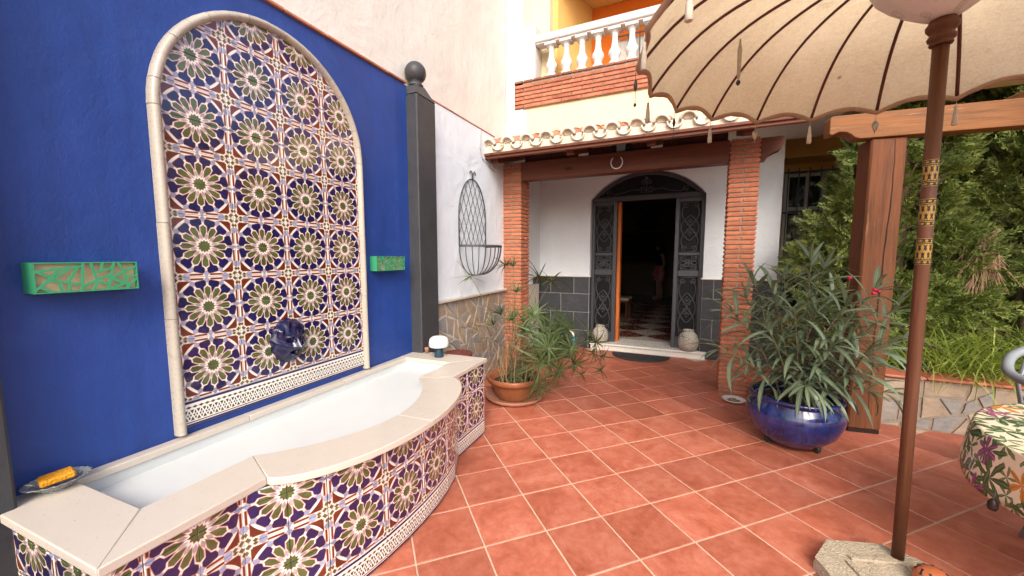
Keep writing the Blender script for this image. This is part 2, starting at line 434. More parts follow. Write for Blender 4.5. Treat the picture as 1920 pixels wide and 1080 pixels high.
def cloth_print():
    a = Mat('botanical_print_cloth'); u, v, _ = a.uv()
    cx = a.new('ShaderNodeCombineXYZ'); a.l(u, cx.inputs[0]); a.l(v, cx.inputs[1])
    col = a.mix(a.noise(30, 3), (.72, .60, .42), (.80, .70, .52))
    def layer(col, scale, off, L, wd, cols, thr, lobes):
        m = a.new('ShaderNodeVectorMath', operation='MULTIPLY_ADD'); a.l(cx.outputs[0], m.inputs[0]); m.inputs[1].default_value = (scale,) * 3; m.inputs[2].default_value = off
        vo = a.new('ShaderNodeTexVoronoi', voronoi_dimensions='2D'); a.l(m.outputs[0], vo.inputs['Vector']); vo.inputs['Scale'].default_value = 1; vo.inputs['Randomness'].default_value = .75
        d = a.new('ShaderNodeVectorMath', operation='SUBTRACT'); a.l(m.outputs[0], d.inputs[0]); a.l(vo.outputs['Position'], d.inputs[1])
        dx, dy, _ = a.xyz(d.outputs[0]); cr, cg, cb = a.xyz(vo.outputs['Color'])
        w = a.noise(3, 2, .5, m.outputs[0]); rr = (dx * dx + dy * dy).sqrt() + 1e-4; th = dy.atan2(dx) + cr * 6.28 + (w - .5) * .6
        f = ((th * (lobes / 2)).cos().abs()).pow(wd)
        dd = f * L * (cg * .5 + .65) - rr
        gate = (cb - thr).step(.01)
        vein = ((th * (lobes / 2)).cos().abs() - .985).step(.008) * .6
        base = a.mix(vein, a.mix(cr, cols[0], cols[1]), cols[2])
        return a.mix(dd.step(.02) * gate, col, base)
    G = ((.018, .060, .022), (.045, .110, .050), (.16, .24, .09))
    col = layer(col, 9.5, (3.1, 1.2, 0), .58, 3.2, ((.10, .16, .05), (.04, .10, .05), (.25, .3, .12)), .2, 5)
    col = layer(col, 5.5, (.3, .7, 0), .62, 2.0, G, .12, 7)
    col = layer(col, 7.5, (9.3, 4.7, 0), .55, 4.0, G, .35, 4)
    col = layer(col, 6.0, (5.7, 8.1, 0), .42, 1.2, ((.20, .03, .14), (.28, .06, .12), (.45, .2, .35)), .62, 6)
    col = layer(col, 5.0, (1.9, 6.4, 0), .40, 1.5, ((.55, .20, .03), (.60, .30, .05), (.35, .1, .02)), .82, 5)
    wv = a.noise(300, 2)
    return a.set(col, .32, a.bump(wv, .08, .001), 0, .5)
def canopy_mat():
    a = Mat('unbleached_cotton_canopy')
    n = a.noise(3, 5, .65); fine = a.noise(1, 3, .7, a.mapping(a.obj, (110, 110, 28))); f2 = a.noise(1, 3, .7, a.mapping(a.obj, (30, 30, 120)))
    sp = a.voro(3.1)
    col = a.ramp(n * .35 + fine * .4 + f2 * .25, [(.34, (.58, .49, .365)), (.5, (.71, .62, .49)), (.66, (.80, .73, .61))])
    col = a.mix(a.remap(a.noise(7, 6, .75), .62, .74, 0, .5), col, (.40, .30, .20))
    col = a.mix(a.remap(sp, .05, .02, 0, .8), col, (.22, .13, .07))
    a.set(col, .9, a.bump(fine * .5 + f2 * .5, .35, .002), 0, .1)
    t = a.new('ShaderNodeBsdfTranslucent'); a.l(a.mix(1, col, (1.06, .98, .80), 'MULTIPLY'), t.inputs[0])
    ms = a.new('ShaderNodeMixShader'); ms.inputs[0].default_value = .60
    a.l(a.b.outputs[0], ms.inputs[1]); a.l(t.outputs[0], ms.inputs[2]); a.l(ms.outputs[0], a.out.inputs[0]); return a.m
def lace_mat():
    a = Mat('white_lace'); u, v, _ = a.uv()
    hx = ((u * 420).sin() * (v * 170).sin()); big = (u * 25).sin() * (v * 9 + 1).sin()
    hole = (hx - .35).step(.05) * (big - .55).step(.1)
    a.set((.62, .595, .55), .9, a.bump(hx, .3, .002), 0, .1)
    t = a.new('ShaderNodeBsdfTransparent'); ms = a.new('ShaderNodeMixShader'); a.l(hole * .8, ms.inputs[0])
    a.l(a.b.outputs[0], ms.inputs[1]); a.l(t.outputs[0], ms.inputs[2]); a.l(ms.outputs[0], a.out.inputs[0]); return a.m
def water_mat():
    a = Mat('clear_water'); n = a.noise(5, 3, .5); n2 = a.noise(16, 2)
    gl = a.new('ShaderNodeBsdfGlossy'); gl.inputs['Roughness'].default_value = .05; bp = a.bump(n * .7 + n2 * .3, .06, .02); a.l(bp, gl.inputs['Normal'])
    tr = a.new('ShaderNodeBsdfTransparent'); tr.inputs[0].default_value = (.90, .965, .985, 1)
    fr = a.new('ShaderNodeFresnel'); fr.inputs[0].default_value = 1.33; a.l(bp, fr.inputs['Normal'])
    ms = a.new('ShaderNodeMixShader'); a.l(fr.outputs[0], ms.inputs[0]); a.l(tr.outputs[0], ms.inputs[1]); a.l(gl.outputs[0], ms.inputs[2]); a.l(ms.outputs[0], a.out.inputs[0]); return a.m
def glass_mat():
    a = Mat('cut_glass'); gl = a.new('ShaderNodeBsdfGlossy'); gl.inputs['Roughness'].default_value = .06
    tr = a.new('ShaderNodeBsdfTransparent'); tr.inputs[0].default_value = (.86, .88, .88, 1)
    fr = a.new('ShaderNodeFresnel'); fr.inputs[0].default_value = 1.5; bp = a.bump(a.voro(70), .5, .003); a.l(bp, gl.inputs['Normal'])
    df = a.new('ShaderNodeBsdfDiffuse'); df.inputs[0].default_value = (.75, .78, .78, 1); m0 = a.new('ShaderNodeMixShader'); m0.inputs[0].default_value = .28; a.l(tr.outputs[0], m0.inputs[1]); a.l(df.outputs[0], m0.inputs[2])
    ms = a.new('ShaderNodeMixShader'); a.l(fr.outputs[0], ms.inputs[0]); a.l(m0.outputs[0], ms.inputs[1]); a.l(gl.outputs[0], ms.inputs[2]); a.l(ms.outputs[0], a.out.inputs[0]); return a.m
def terracotta_floor():
    a = Mat('terracotta_floor_tile')
    n1 = a.noise(4.5, 6, .62, dist=.7); n2 = a.noise(22, 5, .7); n3 = a.noise(150, 2); sc = a.noise(1, 5, .7, a.mapping(a.obj, (18, 5, 5)), dist=1.5)
    col = a.ramp(n1 * .6 + n2 * .4, [(.32, (.30, .075, .040)), (.45, (.41, .115, .064)), (.55, (.48, .152, .092)), (.68, (.55, .215, .14))])
    col = a.mix(a.remap(sc, .60, .74, 0, .35), col, (.50, .27, .20))
    col = a.mix(a.remap(a.noise(60, 3, .7), .66, .72, 0, .6), col, (.16, .05, .03))
    k = a.remap(a.rand(), 0, 1, .84, 1.12); cc = a.new('ShaderNodeCombineColor')
    for i in range(3): a.l(k, cc.inputs[i])
    col = a.mix(1.0, col, cc.outputs[0], 'MULTIPLY')
    bp = a.bump(n1, .25, .006); bp = a.bump(n2 * .6 + n3 * .4, .35, .003, bp)
    return a.set(col, a.remap(n2, .3, .7, .42, .62), bp, 0, .35)
def slate_mat(name, stops, orand=.25, rough=.55):
    a = Mat(name); v = a.mapping(a.obj, (2, 2, 7)); n1 = a.noise(3, 6, .65, v, 1.2); n2 = a.noise(2.2, 5, .7)
    col = a.ramp(n1 * .55 + n2 * .45, stops)
    k = a.remap(a.rand(), 0, 1, 1 - orand, 1 + orand); cc = a.new('ShaderNodeCombineColor')
    for i in range(3): a.l(k, cc.inputs[i])
    col = a.mix(1.0, col, cc.outputs[0], 'MULTIPLY')
    return a.set(col, rough, a.bump(n1 * .6 + n2 * .4, .6, .010), 0, .45)
def flag_mat():                                   # rusty-grey quartzite flagstones: hue differs stone by stone
    a = Mat('quartzite_flagstone'); n1 = a.noise(5, 6, .68, dist=1.0); n2 = a.noise(20, 5, .7); st = a.noise(3, 5, .65, a.mapping(a.obj, (1, 2.5, 5)), 1.5)
    grey = a.ramp(st * .6 + n2 * .4, [(.3, (.13, .135, .14)), (.5, (.23, .23, .225)), (.72, (.33, .32, .30))])
    och = a.ramp(n1 * .6 + n2 * .4, [(.3, (.20, .14, .09)), (.5, (.34, .26, .18)), (.72, (.46, .37, .27))])
    pick = a.remap(a.rand(), .3, .6, 0, 1); f = (pick * .75 + a.remap(n1, .4, .62, 0, .5)).mn(1)
    return a.set(a.mix(f, grey, och), .6, a.bump(st * .5 + n1 * .5, .7, .012), 0, .4)
M = {}
M['rosette'] = rosette_mat(); M['border'] = border_mat()
M['blue'] = blue_mat()
M['white_stucco'] = stucco('white_stucco', (.67, .715, .755), .05, .25, .3)
M['cream_stucco'] = stucco('weathered_cream_render', (.66, .625, .565), .13, .15, .45, c2=(.73, .70, .65), scale=1.1)
M['yellow_render'] = stucco('pale_yellow_render', (.72, .60, .38), .07, .15, .2)
M['deep_yellow'] = stucco('warm_yellow_render', (.70, .44, .14), .05, .1, .2)
M['orange'] = stucco('orange_render', (.70, .17, .012), .05, .1, .2)
M['white_paint'] = pm('white_painted_masonry', (.60, .59, .565), .6, .10, 4, .3, 60)
M['ceil'] = pm('porch_ceiling_paint', (.6, .57, .5), .7, .06, 4, .2, 60)
M['anthracite'] = pm('anthracite_painted_masonry', (.040, .041, .045), .5, .25, 5, .35, 45, .006)
M['trim'] = pm('bone_glazed_trim', (.41, .365, .30), .3, .10, 14, .15, 40, .003, .06, spec=.5)
M['marble'] = pm('crema_marble', (.53, .470, .395), .34, .045, 16, .06, 70, .001, .025, spec=.5)
M['step'] = pm('white_marble_step', (.72, .70, .64), .3, .07, 7, .1, 40, .002, spec=.5)
M['basin'] = pm('white_basin_paint', (.58, .60, .585), .42, .06, 3, .06, 30)
M['water'] = water_mat(); M['glass'] = glass_mat()
M['grout'] = pm('sandy_grout', (.56, .42, .30), .9, .2, 15, .4, 120)
M['grout_white'] = pm('white_grout', (.66, .62, .56), .85, .1, 20, .2, 120)
M['grout_grey'] = pm('grey_grout', (.34, .33, .30), .9, .15, 20, .4, 120)
M['mortar'] = pm('brick_mortar', (.29, .235, .18), .95, .25, 18, .6, 90)
M['stone_mortar'] = pm('pale_stone_mortar', (.50, .455, .39), .95, .2, 14, .6, 80)
M['floor_tile'] = terracotta_floor()
M['brick'] = pm('red_facing_brick', (.41, .125, .058), .8, .30, 20, .5, 90, .004, .20, c2=(.50, .19, .10))
M['old_brick'] = pm('weathered_brick', (.40, .135, .075), .85, .35, 14, .5, 90, .004, .22, c2=(.46, .22, .14))
M['sooty_brick'] = pm('sooty_cap_brick', (.25, .10, .065), .9, .45, 22, .5, 90, .004, .25)
M['roof_clay'] = pm('roof_clay', (.42, .17, .10), .85, .35, 12, .4, 80, .004, .2)
M['whitewash'] = pm('whitewashed_mortar', (.66, .58, .46), .9, .22, 16, .6, 60, .006, .1)
M['beam'] = wood_mat('varnished_dark_beam', (.115, .036, .018), .5, .42, 0)
M['rafter'] = wood_mat('varnished_dark_rafter', (.120, .040, .022), .5, .45, 1)
M['plank'] = wood_mat('ceiling_plank', (.085, .032, .020), .5, .5, 0)
M['pergola'] = wood_mat('weathered_pergola_beam', (.215, .088, .030), .25, .5, 0, (.44, .27, .14), 1.0)
M['post'] = wood_mat('weathered_pergola_post', (.130, .046, .018), .22, .55, 2, (.30, .17, .10), 1.0)
M['crack'] = pm('dark_wood_crack', (.02, .009, .006), .9, .3)
M['pole'] = wood_mat('turned_parasol_pole', (.088, .032, .015), .45, .38, 2)
M['rib'] = pm('red_brown_parasol_rib', (.095, .020, .012), .45, .2, 20, .1, orand=.1)
M['canopy'] = canopy_mat(); M['lace'] = lace_mat()
M['hem'] = pm('sun_browned_hem', (.42, .30, .19), .9, .25, 10, .3, 120)
M['tassel'] = pm('grey_cotton_tassel', (.47, .41, .33), .95, .3, 40, .6, 150, orand=.25)
M['bead'] = pm('dark_wooden_bead', (.03, .018, .012), .4, .2)
M['shell'] = pm('pressed_metal_leaf', (.46, .38, .25), .35, .3, 30, .4, 60, metal=.5)
M['slate'] = slate_mat('black_slate', [(.3, (.018, .020, .024)), (.5, (.034, .037, .043)), (.68, (.060, .064, .070)), (.8, (.12, .12, .12))])
M['flag'] = flag_mat()
M['iron'] = pm('dark_wrought_iron', (.055, .057, .062), .40, .2, 12, .3, 80, spec=.5)
M['door_metal'] = pm('charcoal_door_metal', (.052, .056, .066), .38, .15, 6, .12, 60, spec=.5)
M['door_back'] = pm('door_back_glass', (.008, .008, .009), .5, .2, spec=.2)
M['door_wood'] = wood_mat('orange_door_wood', (.50, .135, .032), .6, .4, 2)
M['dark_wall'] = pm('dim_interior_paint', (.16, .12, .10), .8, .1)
M['tile_white'] = pm('marble_check_light', (.50, .45, .38), .25, .12, 6, .05, orand=.05, spec=.5)
M['tile_red'] = pm('marble_check_red', (.17, .055, .038), .25, .25, 6, .05, orand=.1, spec=.5)
M['mat'] = pm('dark_rubber_mat', (.035, .035, .037), .8, .3, 30, 1, 60, .01)
M['terracotta'] = pm('terracotta_pot', (.28, .095, .040), .4, .3, 7, .3, 60, c2=(.36, .15, .07))
M['saucer'] = pm('pale_terracotta_saucer', (.35, .155, .095), .7, .25, 7, .3, 60)
M['soil'] = pm('dark_soil', (.045, .028, .018), .95, .5, 40, 1, 60, .02)
M['bark_mulch'] = pm('dry_plant_litter', (.16, .10, .055), .95, .5, 40, 1, 60, .02)
a = Mat('cobalt_glaze'); dr = a.noise(2.2, 5, .6, a.mapping(a.obj, (4, 4, .9)), 1.0); n2 = a.noise(24, 4)
M['cobalt'] = a.set(a.ramp(dr * .7 + n2 * .3, [(.34, (.004, .006, .030)), (.46, (.006, .012, .070)), (.56, (.011, .022, .125)), (.68, (.03, .036, .13))]), a.remap(n2, .3, .7, .10, .28), a.bump(dr * .6 + n2 * .4, .15, .006), 0, .6, .4)
M['navy_glaze'] = pm('navy_lion_glaze', (.006, .005, .036), .12, .3, 10, .05, 40, .003, spec=.5, coat=.1)
M['lamp_green'] = pm('green_powder_coat', (.040, .275, .130), .42, .08, 8, .08, 90)
M['diffuser'] = pm('aged_cream_diffuser', (.50, .42, .24), .35, .2, 7, .1, 40)
M['opal'] = pm('opal_white_shade', (.78, .76, .70), .35, .04, 6, .05)
M['teal'] = pm('petrol_blue_lamp_base', (.012, .040, .065), .4, .1, 6, .05)
M['cork'] = pm('brown_cork', (.20, .125, .085), .8, .3, 40, .4, 90)
a = Mat('yellow_sponge'); vo = a.voro(160); n = a.noise(12, 4)
M['sponge'] = a.set(a.ramp(n, [(.3, (.50, .20, .012)), (.6, (.62, .29, .02)), (.8, (.66, .38, .05))]), .9, a.bump(vo, .8, .004), 0, .2)
M['oleander'] = leaf_mat('oleander_leaf', (.105, .150, .088), (.165, .215, .135), .22, .30, .3, (.36, .40, .26))
M['leaf_lime'] = leaf_mat('lime_leaf', (.14, .22, .03), (.26, .30, .06), .35, .45, .3)
M['stem'] = pm('green_brown_stem', (.10, .10, .045), .7, .3, 20)
M['woody'] = pm('woody_stem', (.15, .10, .065), .8, .3, 20, .5)
M['papyrus'] = leaf_mat('papyrus_bract', (.048, .080, .026), (.10, .135, .048), .15, .45, .3)
M['dry'] = leaf_mat('dry_bract', (.30, .21, .09), (.38, .28, .14), .2, .7, .2)
M['petal'] = pm('crimson_petal', (.45, .010, .045), .5, .2)
M['conifer'] = foliage_mat('conifer_spray', (.070, .110, .026), (.160, .205, .050), (.29, .33, .09))
M['conifer_dead'] = pm('dry_brown_twigs', (.30, .20, .115), .9, .3, 20)
M['bark'] = pm('stringy_bark', (.20, .135, .085), .9, .4, 6, 1, 30, .02, stretch=(6, 6, .6))
M['grass'] = foliage_mat('strap_grass', (.16, .22, .04), (.30, .38, .075), (.46, .52, .15), .35)
M['cloth'] = cloth_print()
M['grey_plastic'] = pm('grey_moulded_plastic', (.205, .225, .24), .35, .06, 6, .05)
M['table_leg'] = pm('grey_table_leg', (.30, .31, .31), .45, .15, 9)
M['bronze'] = pm('dark_cast_weight', (.03, .018, .016), .4, .3, metal=.3)
M['white_ceramic'] = pm('white_ceramic', (.72, .68, .60), .25, .08, 6, .05)
M['kibble'] = pm('dry_pet_food', (.28, .18, .09), .9, .4, 60, 1, 60, .01)
M['grey_pot'] = pm('grey_plastic_pot', (.10, .105, .10), .6, .2)
M['turquoise'] = pm('turquoise_plastic', (.02, .30, .42), .35, .1)
M['horseshoe'] = pm('white_painted_horseshoe', (.72, .70, .66), .5, .12, 20)
M['sheet_black'] = pm('black_sheet_metal', (.012, .020, .014), .3, .2, spec=.5)
M['lamp_glass'] = pm('frosted_lantern_glass', (.22, .28, .26), .2, .1)
M['concrete'] = pm('exposed_aggregate', (.46, .385, .28), .95, .4, 60, 1, 110, .012)
M['paint_pot'] = pm('painted_terracotta', (.42, .115, .045), .45, .15, 8)
M['black_paint'] = pm('black_paint', (.012, .011, .011), .5, .1)
M['gold_paint'] = pm('ochre_gold_paint', (.34, .19, .030), .4, .15, 12)
M['window_white'] = pm('white_window_frame', (.62, .62, .58), .45, .08)
M['window_glass'] = pm('dark_window_glass', (.018, .022, .022), .05, .3, 3, 0, spec=.8)
M['ground'] = pm('garden_earth', (.11, .08, .05), .95, .4, 2, .8, 20, .05)
a = Mat('blue_weave'); u_ = a.xyz(a.obj); wv = ((u_[2] * 260).sin() * ((u_[0] + u_[1]) * 200).sin())
M['weave'] = a.set(a.ramp(wv * .5 + .5, [(.2, (.06, .14, .26)), (.8, (.16, .30, .48))]), .7, a.bump(wv, .8, .006), 0, .3)
M['rust_floor'] = M['floor_tile']
M['skin'] = pm('skin', (.45, .25, .17), .5, .06, 8, .05); M['black_cloth'] = pm('black_cloth', (.015, .014, .016), .9, .1)
M['pink_cloth'] = pm('pink_cloth', (.62, .20, .26), .85, .1); M['hair'] = pm('dark_hair', (.02, .012, .008), .6, .2)
M['cushion'] = pm('cream_cushion', (.60, .54, .40), .9, .1)
M['bronze_dark'] = pm('dark_bronze', (.04, .03, .02), .4, .2, metal=.5)
a = Mat('painted_jar'); u_, v_, _ = a.uv(); rr = ((((u_ * 9).frac() - .5) * ((u_ * 9).frac() - .5) + ((v_ * 3.2).frac() - .5) * ((v_ * 3.2).frac() - .5) * 1.2).sqrt() * 22).sin()
jn = a.noise(14, 4)
M['jar'] = a.set(a.mix((rr - .35).step(.2) * a.remap(jn, .35, .55, .2, .9), a.mix(jn, (.42, .385, .335), (.52, .48, .42)), (.14, .115, .09)), .6, a.bump(rr, .2, .003), 0, .4)
# ================================================================ ground and floor
g = MB(); g.add([(-600, -600, -.06), (600, -600, -.06), (600, 600, -.06), (-600, 600, -.06)], [(0, 1, 2, 3)])
tag(g.build('ground', M['ground']), kind='structure')
fl_ = MB(); fl_.box(-2.4, 4.5, -2.5, 5.98, -.05, -.0032)
floor = tag(fl_.build('floor', M['grout']), kind='structure')
TS = .332; tm = MB(); tm.box(-TS / 2 + .0042, TS / 2 - .0042, -TS / 2 + .0042, TS / 2 - .0042, -.03, 0, .0022)
tile_me = tm.mesh('tile', M['floor_tile']); c45 = math.cos(R(45))
cand = []
for i in range(-16, 24):
    for j in range(-16, 24):
        a_, b_ = (i + .5) * TS, (j + .5) * TS; x, y = -.882 + c45 * (a_ - b_), 2.054 + c45 * (a_ + b_)
        if -2.3 < x < 4.4 and -2.3 < y < 6.0:
            if y > 4.35 and x > 1.35 or (x < -2.0 and -.0 < y < 3.0): continue
            vis = -.2 < y and in_view((x, y, 0), 130); cand.append(((0 if vis else 1000) + x * x + y * y, x, y))
cand.sort()
for d, x, y in cand[:300]:
    inst(tile_me, 'tile', floor, (x, y, random.uniform(-.0012, .0008)), (random.uniform(-.0015, .0015), random.uniform(-.0015, .0015), R(45) + R(90) * random.randrange(4)))
if len(cand) > 300:
    rest = MB()
    for d, x, y in cand[300:]:
        rest.obox(Matrix.Translation((x, y, -.015)) @ Matrix.Rotation(R(45), 4, 'Z'), TS / 2 - .0045, TS / 2 - .0045, .015, .003)
    tag(rest.build('more_tiles', M['floor_tile'], floor), kind='stuff')

# ================================================================ long left wall
def topz(s): return 2.733 + .0285 * (s - .519)
t = wthing('neighbour_wall', 'tall weathered cream rendered wall rising above the blue and white walls', 'wall')
mb = MB(); mb.box(-.30, -.078, -2.4, 3.92, 0, 8.0); mb.build('render', M['cream_stucco'], t)
t = wthing('blue_wall', 'cobalt blue stucco courtyard wall behind the tiled arch', 'wall')
def slope_box(s0, s1, z0, n0, n1, step=.05):
    m = MB(); m.add([(n0, s0, z0), (n1, s0, z0), (n1, s1, z0), (n0, s1, z0), (n0, s0, topz(s0)), (n1, s0, topz(s0)), (n1, s1, topz(s1)), (n0, s1, topz(s1))],
                    [(0, 3, 2, 1), (4, 5, 6, 7), (0, 1, 5, 4), (1, 2, 6, 5), (2, 3, 7, 6), (3, 0, 4, 7)]); return m
slope_box(-1.6, 1.705, 0, -.077, 0).build('stucco', M['blue'], t)
k = -1.6
cm = MB(); cm.box(-.077, .018, .0015, .2785, 0, .017, .004); cme = cm.mesh('coping_tile', M['roof_clay'])
while k < 1.68:
    inst(cme, 'coping_tile', t, (0, k, topz(k) + .002 + random.uniform(0, .003)), (R(1.63), 0, 0), (1, min(1, (1.69 - k) / .28), 1)); k += .28
t = wthing('white_wall', 'white roughcast wall between dark post and brick pillar, stone clad below', 'wall')
mb = slope_box(1.95, 5.2, 1.0, -.077, 0); mb.build('stucco', M['white_stucco'], t)
k = 1.975
while k < 3.1:
    inst(cme, 'coping_tile', t, (-.008, k, topz(k) + .002), (R(1.63), 0, 0), (.75, 1, .8)); k += .28
mb = MB(); mb.box(-.077, .012, 1.95, 5.2, 0, .99); mb.build('mortar_backing', M['stone_mortar'], t)
mb = MB(); mb.box(-.02, .055, 1.955, 3.70, .99, 1.014, .004); mb.build('ledge', M['marble'], t)
rs = random.Random(3)
def jag(poly, rr, amt):                    # roughen an outline a little
    out = []
    for i in range(len(poly)):
        a, b = poly[i], poly[(i + 1) % len(poly)]; out.append(a); L = math.hypot(b[0] - a[0], b[1] - a[1])
        if L > .06:
            q = rr.uniform(.35, .65); nx, ny = (b[1] - a[1]) / L, -(b[0] - a[0]) / L; h = rr.uniform(-amt, amt * .3)
            out.append((a[0] + (b[0] - a[0]) * q + nx * h, a[1] + (b[1] - a[1]) * q + ny * h))
    return out
for poly in shards((1.955, 3.70, 0, .988), .030, rs, .55):
    poly = shrink(poly, rs.uniform(.006, .011))
    if len(poly) < 3: continue
    m = MB(); poly = jag(poly, rs, .012); cx = sum(p[0] for p in poly) / len(poly); cy = sum(p[1] for p in poly) / len(poly); th = rs.uniform(.024, .036)
    m.prism([(p[0] - cx, p[1] - cy) for p in poly], 0, th - .018, lambda a, b, h: (h, a, b))
    o = m.build('stone', M['flag'], t, loc=(.010, cx, cy)); o.rotation_euler = (0, rs.uniform(-.02, .02), rs.uniform(-.02, .02))
mb = MB(); mb.tube([(.006, 3.02, 2.80), (.008, 3.0, 2.72), (.008, 2.98, 2.60), (.008, 3.03, 2.50), (.01, 3.2, 2.45), (.01, 3.35, 2.42)], .004, 6)
tag(wthing('wall_cable', 'thin grey cable looping down the white wall below the roof corner', 'cable'), None)
mb.build('cable', M['grout_grey'], bpy.data.objects['wall_cable'])

# ---- dark posts
def post(name, label, s0, s1, n1, zb, ball):
    t = wthing(name, label, 'pillar', (s0 + s1) / 2, n1 - .135, 0, 'dark grey posts at both ends of the blue wall')
    h = (s1 - s0) / 2; m = MB(); m.box(-.135, .135, -h, h, zb, 2.70, .008); m.build('shaft', M['anthracite'], t)
    m = MB(); m.add([(-.135, -h, 2.701), (.135, -h, 2.701), (.135, h, 2.701), (-.135, h, 2.701), (-.006, -.06, 2.80), (.094, -.06, 2.80), (.094, .04, 2.80), (-.006, .04, 2.80)],
                    [(4, 5, 6, 7), (0, 1, 5, 4), (1, 2, 6, 5), (2, 3, 7, 6), (3, 0, 4, 7)]); m.build('cap', M['anthracite'], t)
    m = MB(); prof = [(.058, 2.795), (.062, 2.805), (.05, 2.82), (.045, 2.83)]; prof += [(.086 * math.sin(a), 2.905 - .086 * math.cos(a)) for a in np.linspace(.5, math.pi, 14)]
    m.lathe(prof, 28); m.build('ball', M['anthracite'], t, True, loc=(.044, -.012, 0)); return t
post('gate_post', 'dark grey square post topped with a ball, beside the white wall', 1.70, 1.965, .10, 0, True)
post('gate_post', 'dark grey square post at the left edge beside the glass dish', -.76, -.492, .10, 0, True)

# ================================================================ fountain
MO = .279
ft = wthing('wall_fountain', 'bow-fronted tiled basin with cream marble rim below the arch', 'fountain')
def outer_n(s, base=False):
    q = max(0, 1 - ((s - .58) / .65) ** 2); return (.645 + .18 * math.sqrt(q)) if base else (.67 + .275 * q ** .62)
def inner_n(s): q = max(0, 1 - ((s - .58) / .56) ** 2); return .465 + .275 * q ** .95
def arc(fn, s0, s1, n=26): return [(fn(s), s) for s in (.58 + (s1 - s0) / 2 * -math.cos(math.pi * i / n) for i in range(n + 1))]
oa = arc(outer_n, -.07, 1.23); ia = arc(inner_n, .02, 1.14)
G = .0008
half = 13
pieces = [[(0, -.53), (.67, -.53), (.465, -.345), (0, -.345)], [(.465, -.345 + G), (.67, -.53 + G), (.67, -.07 - G), (.465, .02 - G)],
          oa[:half + 1] + ia[:half + 1][::-1], oa[half:] + ia[half:][::-1],
          [(.67, 1.23 + G), (.67, 1.76 - G), (.465, 1.54 - G), (.465, 1.14 + G)], [(0, 1.54), (.465, 1.54), (.67, 1.76), (0, 1.76)]]
for i in range(3): a0, a1 = -.345 + i * .6283, -.345 + (i + 1) * .6283; pieces.append([(.002, a0 + G), (.055, a0 + G), (.055, a1 - G), (.002, a1 - G)])
for p in pieces:
    m = MB(); m.prism(p, .590, .62); o = m.build('rim_slab', M['marble'], ft)
    bv = o.modifiers.new('edge', 'BEVEL'); bv.width = .004; bv.segments = 3; bv.limit_method = 'ANGLE'; bv.angle_limit = R(40); autosmooth(o, 30)
# basin shell
ins = [(.045, -.355), (.475, -.355)] + [(n + .012, s) for n, s in ia] + [(.475, 1.55), (.045, 1.55)]
m = MB(); n = len(ins); m.add([(a, b, .592) for a, b in ins] + [(a, b, .545) for a, b in ins], [(i, i + n, (i + 1) % n + n, (i + 1) % n) for i in range(n)] + [tuple(range(n, 2 * n))])
m.build('basin', M['basin'], ft)
# masonry core (outer), then tiles facet by facet
path = [(.645, 1.74)]
s_ = 1.74
fine = [(outer_n(s, True), s) for s in np.linspace(1.74, -.51, 4000)]
pts = [fine[0]]
for q in fine:
    if math.hypot(q[0] - pts[-1][0], q[1] - pts[-1][1]) >= MO / 2: pts.append(q)
core = [(p[0] - .010, p[1]) for p in pts] + [(.635, -.500), (.0, -.500), (0, 1.735)]
core[0] = (.635, 1.735)
m = MB(); m.prism(core[::-1], 0, .589); 
o = m.build('masonry', M['grout_white'], ft)
# cut the hole of the basin out of the core by rebuilding without top
bm = bmesh.new(); bm.from_mesh(o.data)
for f in [f for f in bm.faces if abs(f.normal.z) > .9]: bm.faces.remove(f)
bm.to_mesh(o.data); bm.free()
rows = [(.012, .131, 'b'), (.131, .2705, 0), (.2705, .41, 1), (.41, .5495, 0), (.5495, .589, 1)]
fmesh = {}
def facet_mesh(hf, ri):
    key = (hf, ri)
    if key not in fmesh:
        z0, z1, kd = rows[ri]; w = MO / 2; m = MB(); m.box(0, .009, .0004 if hf else .0020, w - (.0020 if hf else .0004), z0 + .0013, z1 - .0013, .0012)
        # facets run from far to near: local y from 0 (far) to w (near), so u runs backwards
        uo = .5 * hf
        if kd == 'b': m.uv = [((1 - (uo + p[1] / MO)), (p[2] - .010) / .121) for p in m.v]
        else: m.uv = [(1 - (uo + p[1] / MO), (p[2] - (.131 if ri < 3 else .41)) / MO) for p in m.v]
        fmesh[key] = m.mesh('tile', M['border'] if kd == 'b' else M['rosette'])
    return fmesh[key]
# a last narrower facet closes the near corner
pts.append(fine[-1])
for i in range(len(pts) - 1):
    a, b = Vector((pts[i][0], pts[i][1], 0)), Vector((pts[i + 1][0], pts[i + 1][1], 0)); d = (b - a).normalized()
    ang = math.atan2(d.y, d.x) - math.pi / 2            # local +y along the path (towards the viewer)
    for ri in range(5):
        me = facet_mesh(i % 2, ri); o = inst(me, 'tile', ft, (a.x, a.y, 0), (0, 0, ang)); 
        # path runs towards -s, outward must be +n: mirror local x
        o.scale = (-1, min(1, (b - a).length / (MO / 2)), 1)
for i in range(4):                                        # tiles on the near end face
    for ri in range(5):
        me = facet_mesh(i % 2, ri); o = inst(me, 'tile', ft, (.645 - i * MO / 2, -.501, 0), (0, 0, R(90))); o.scale = (-1, 1, 1)
    
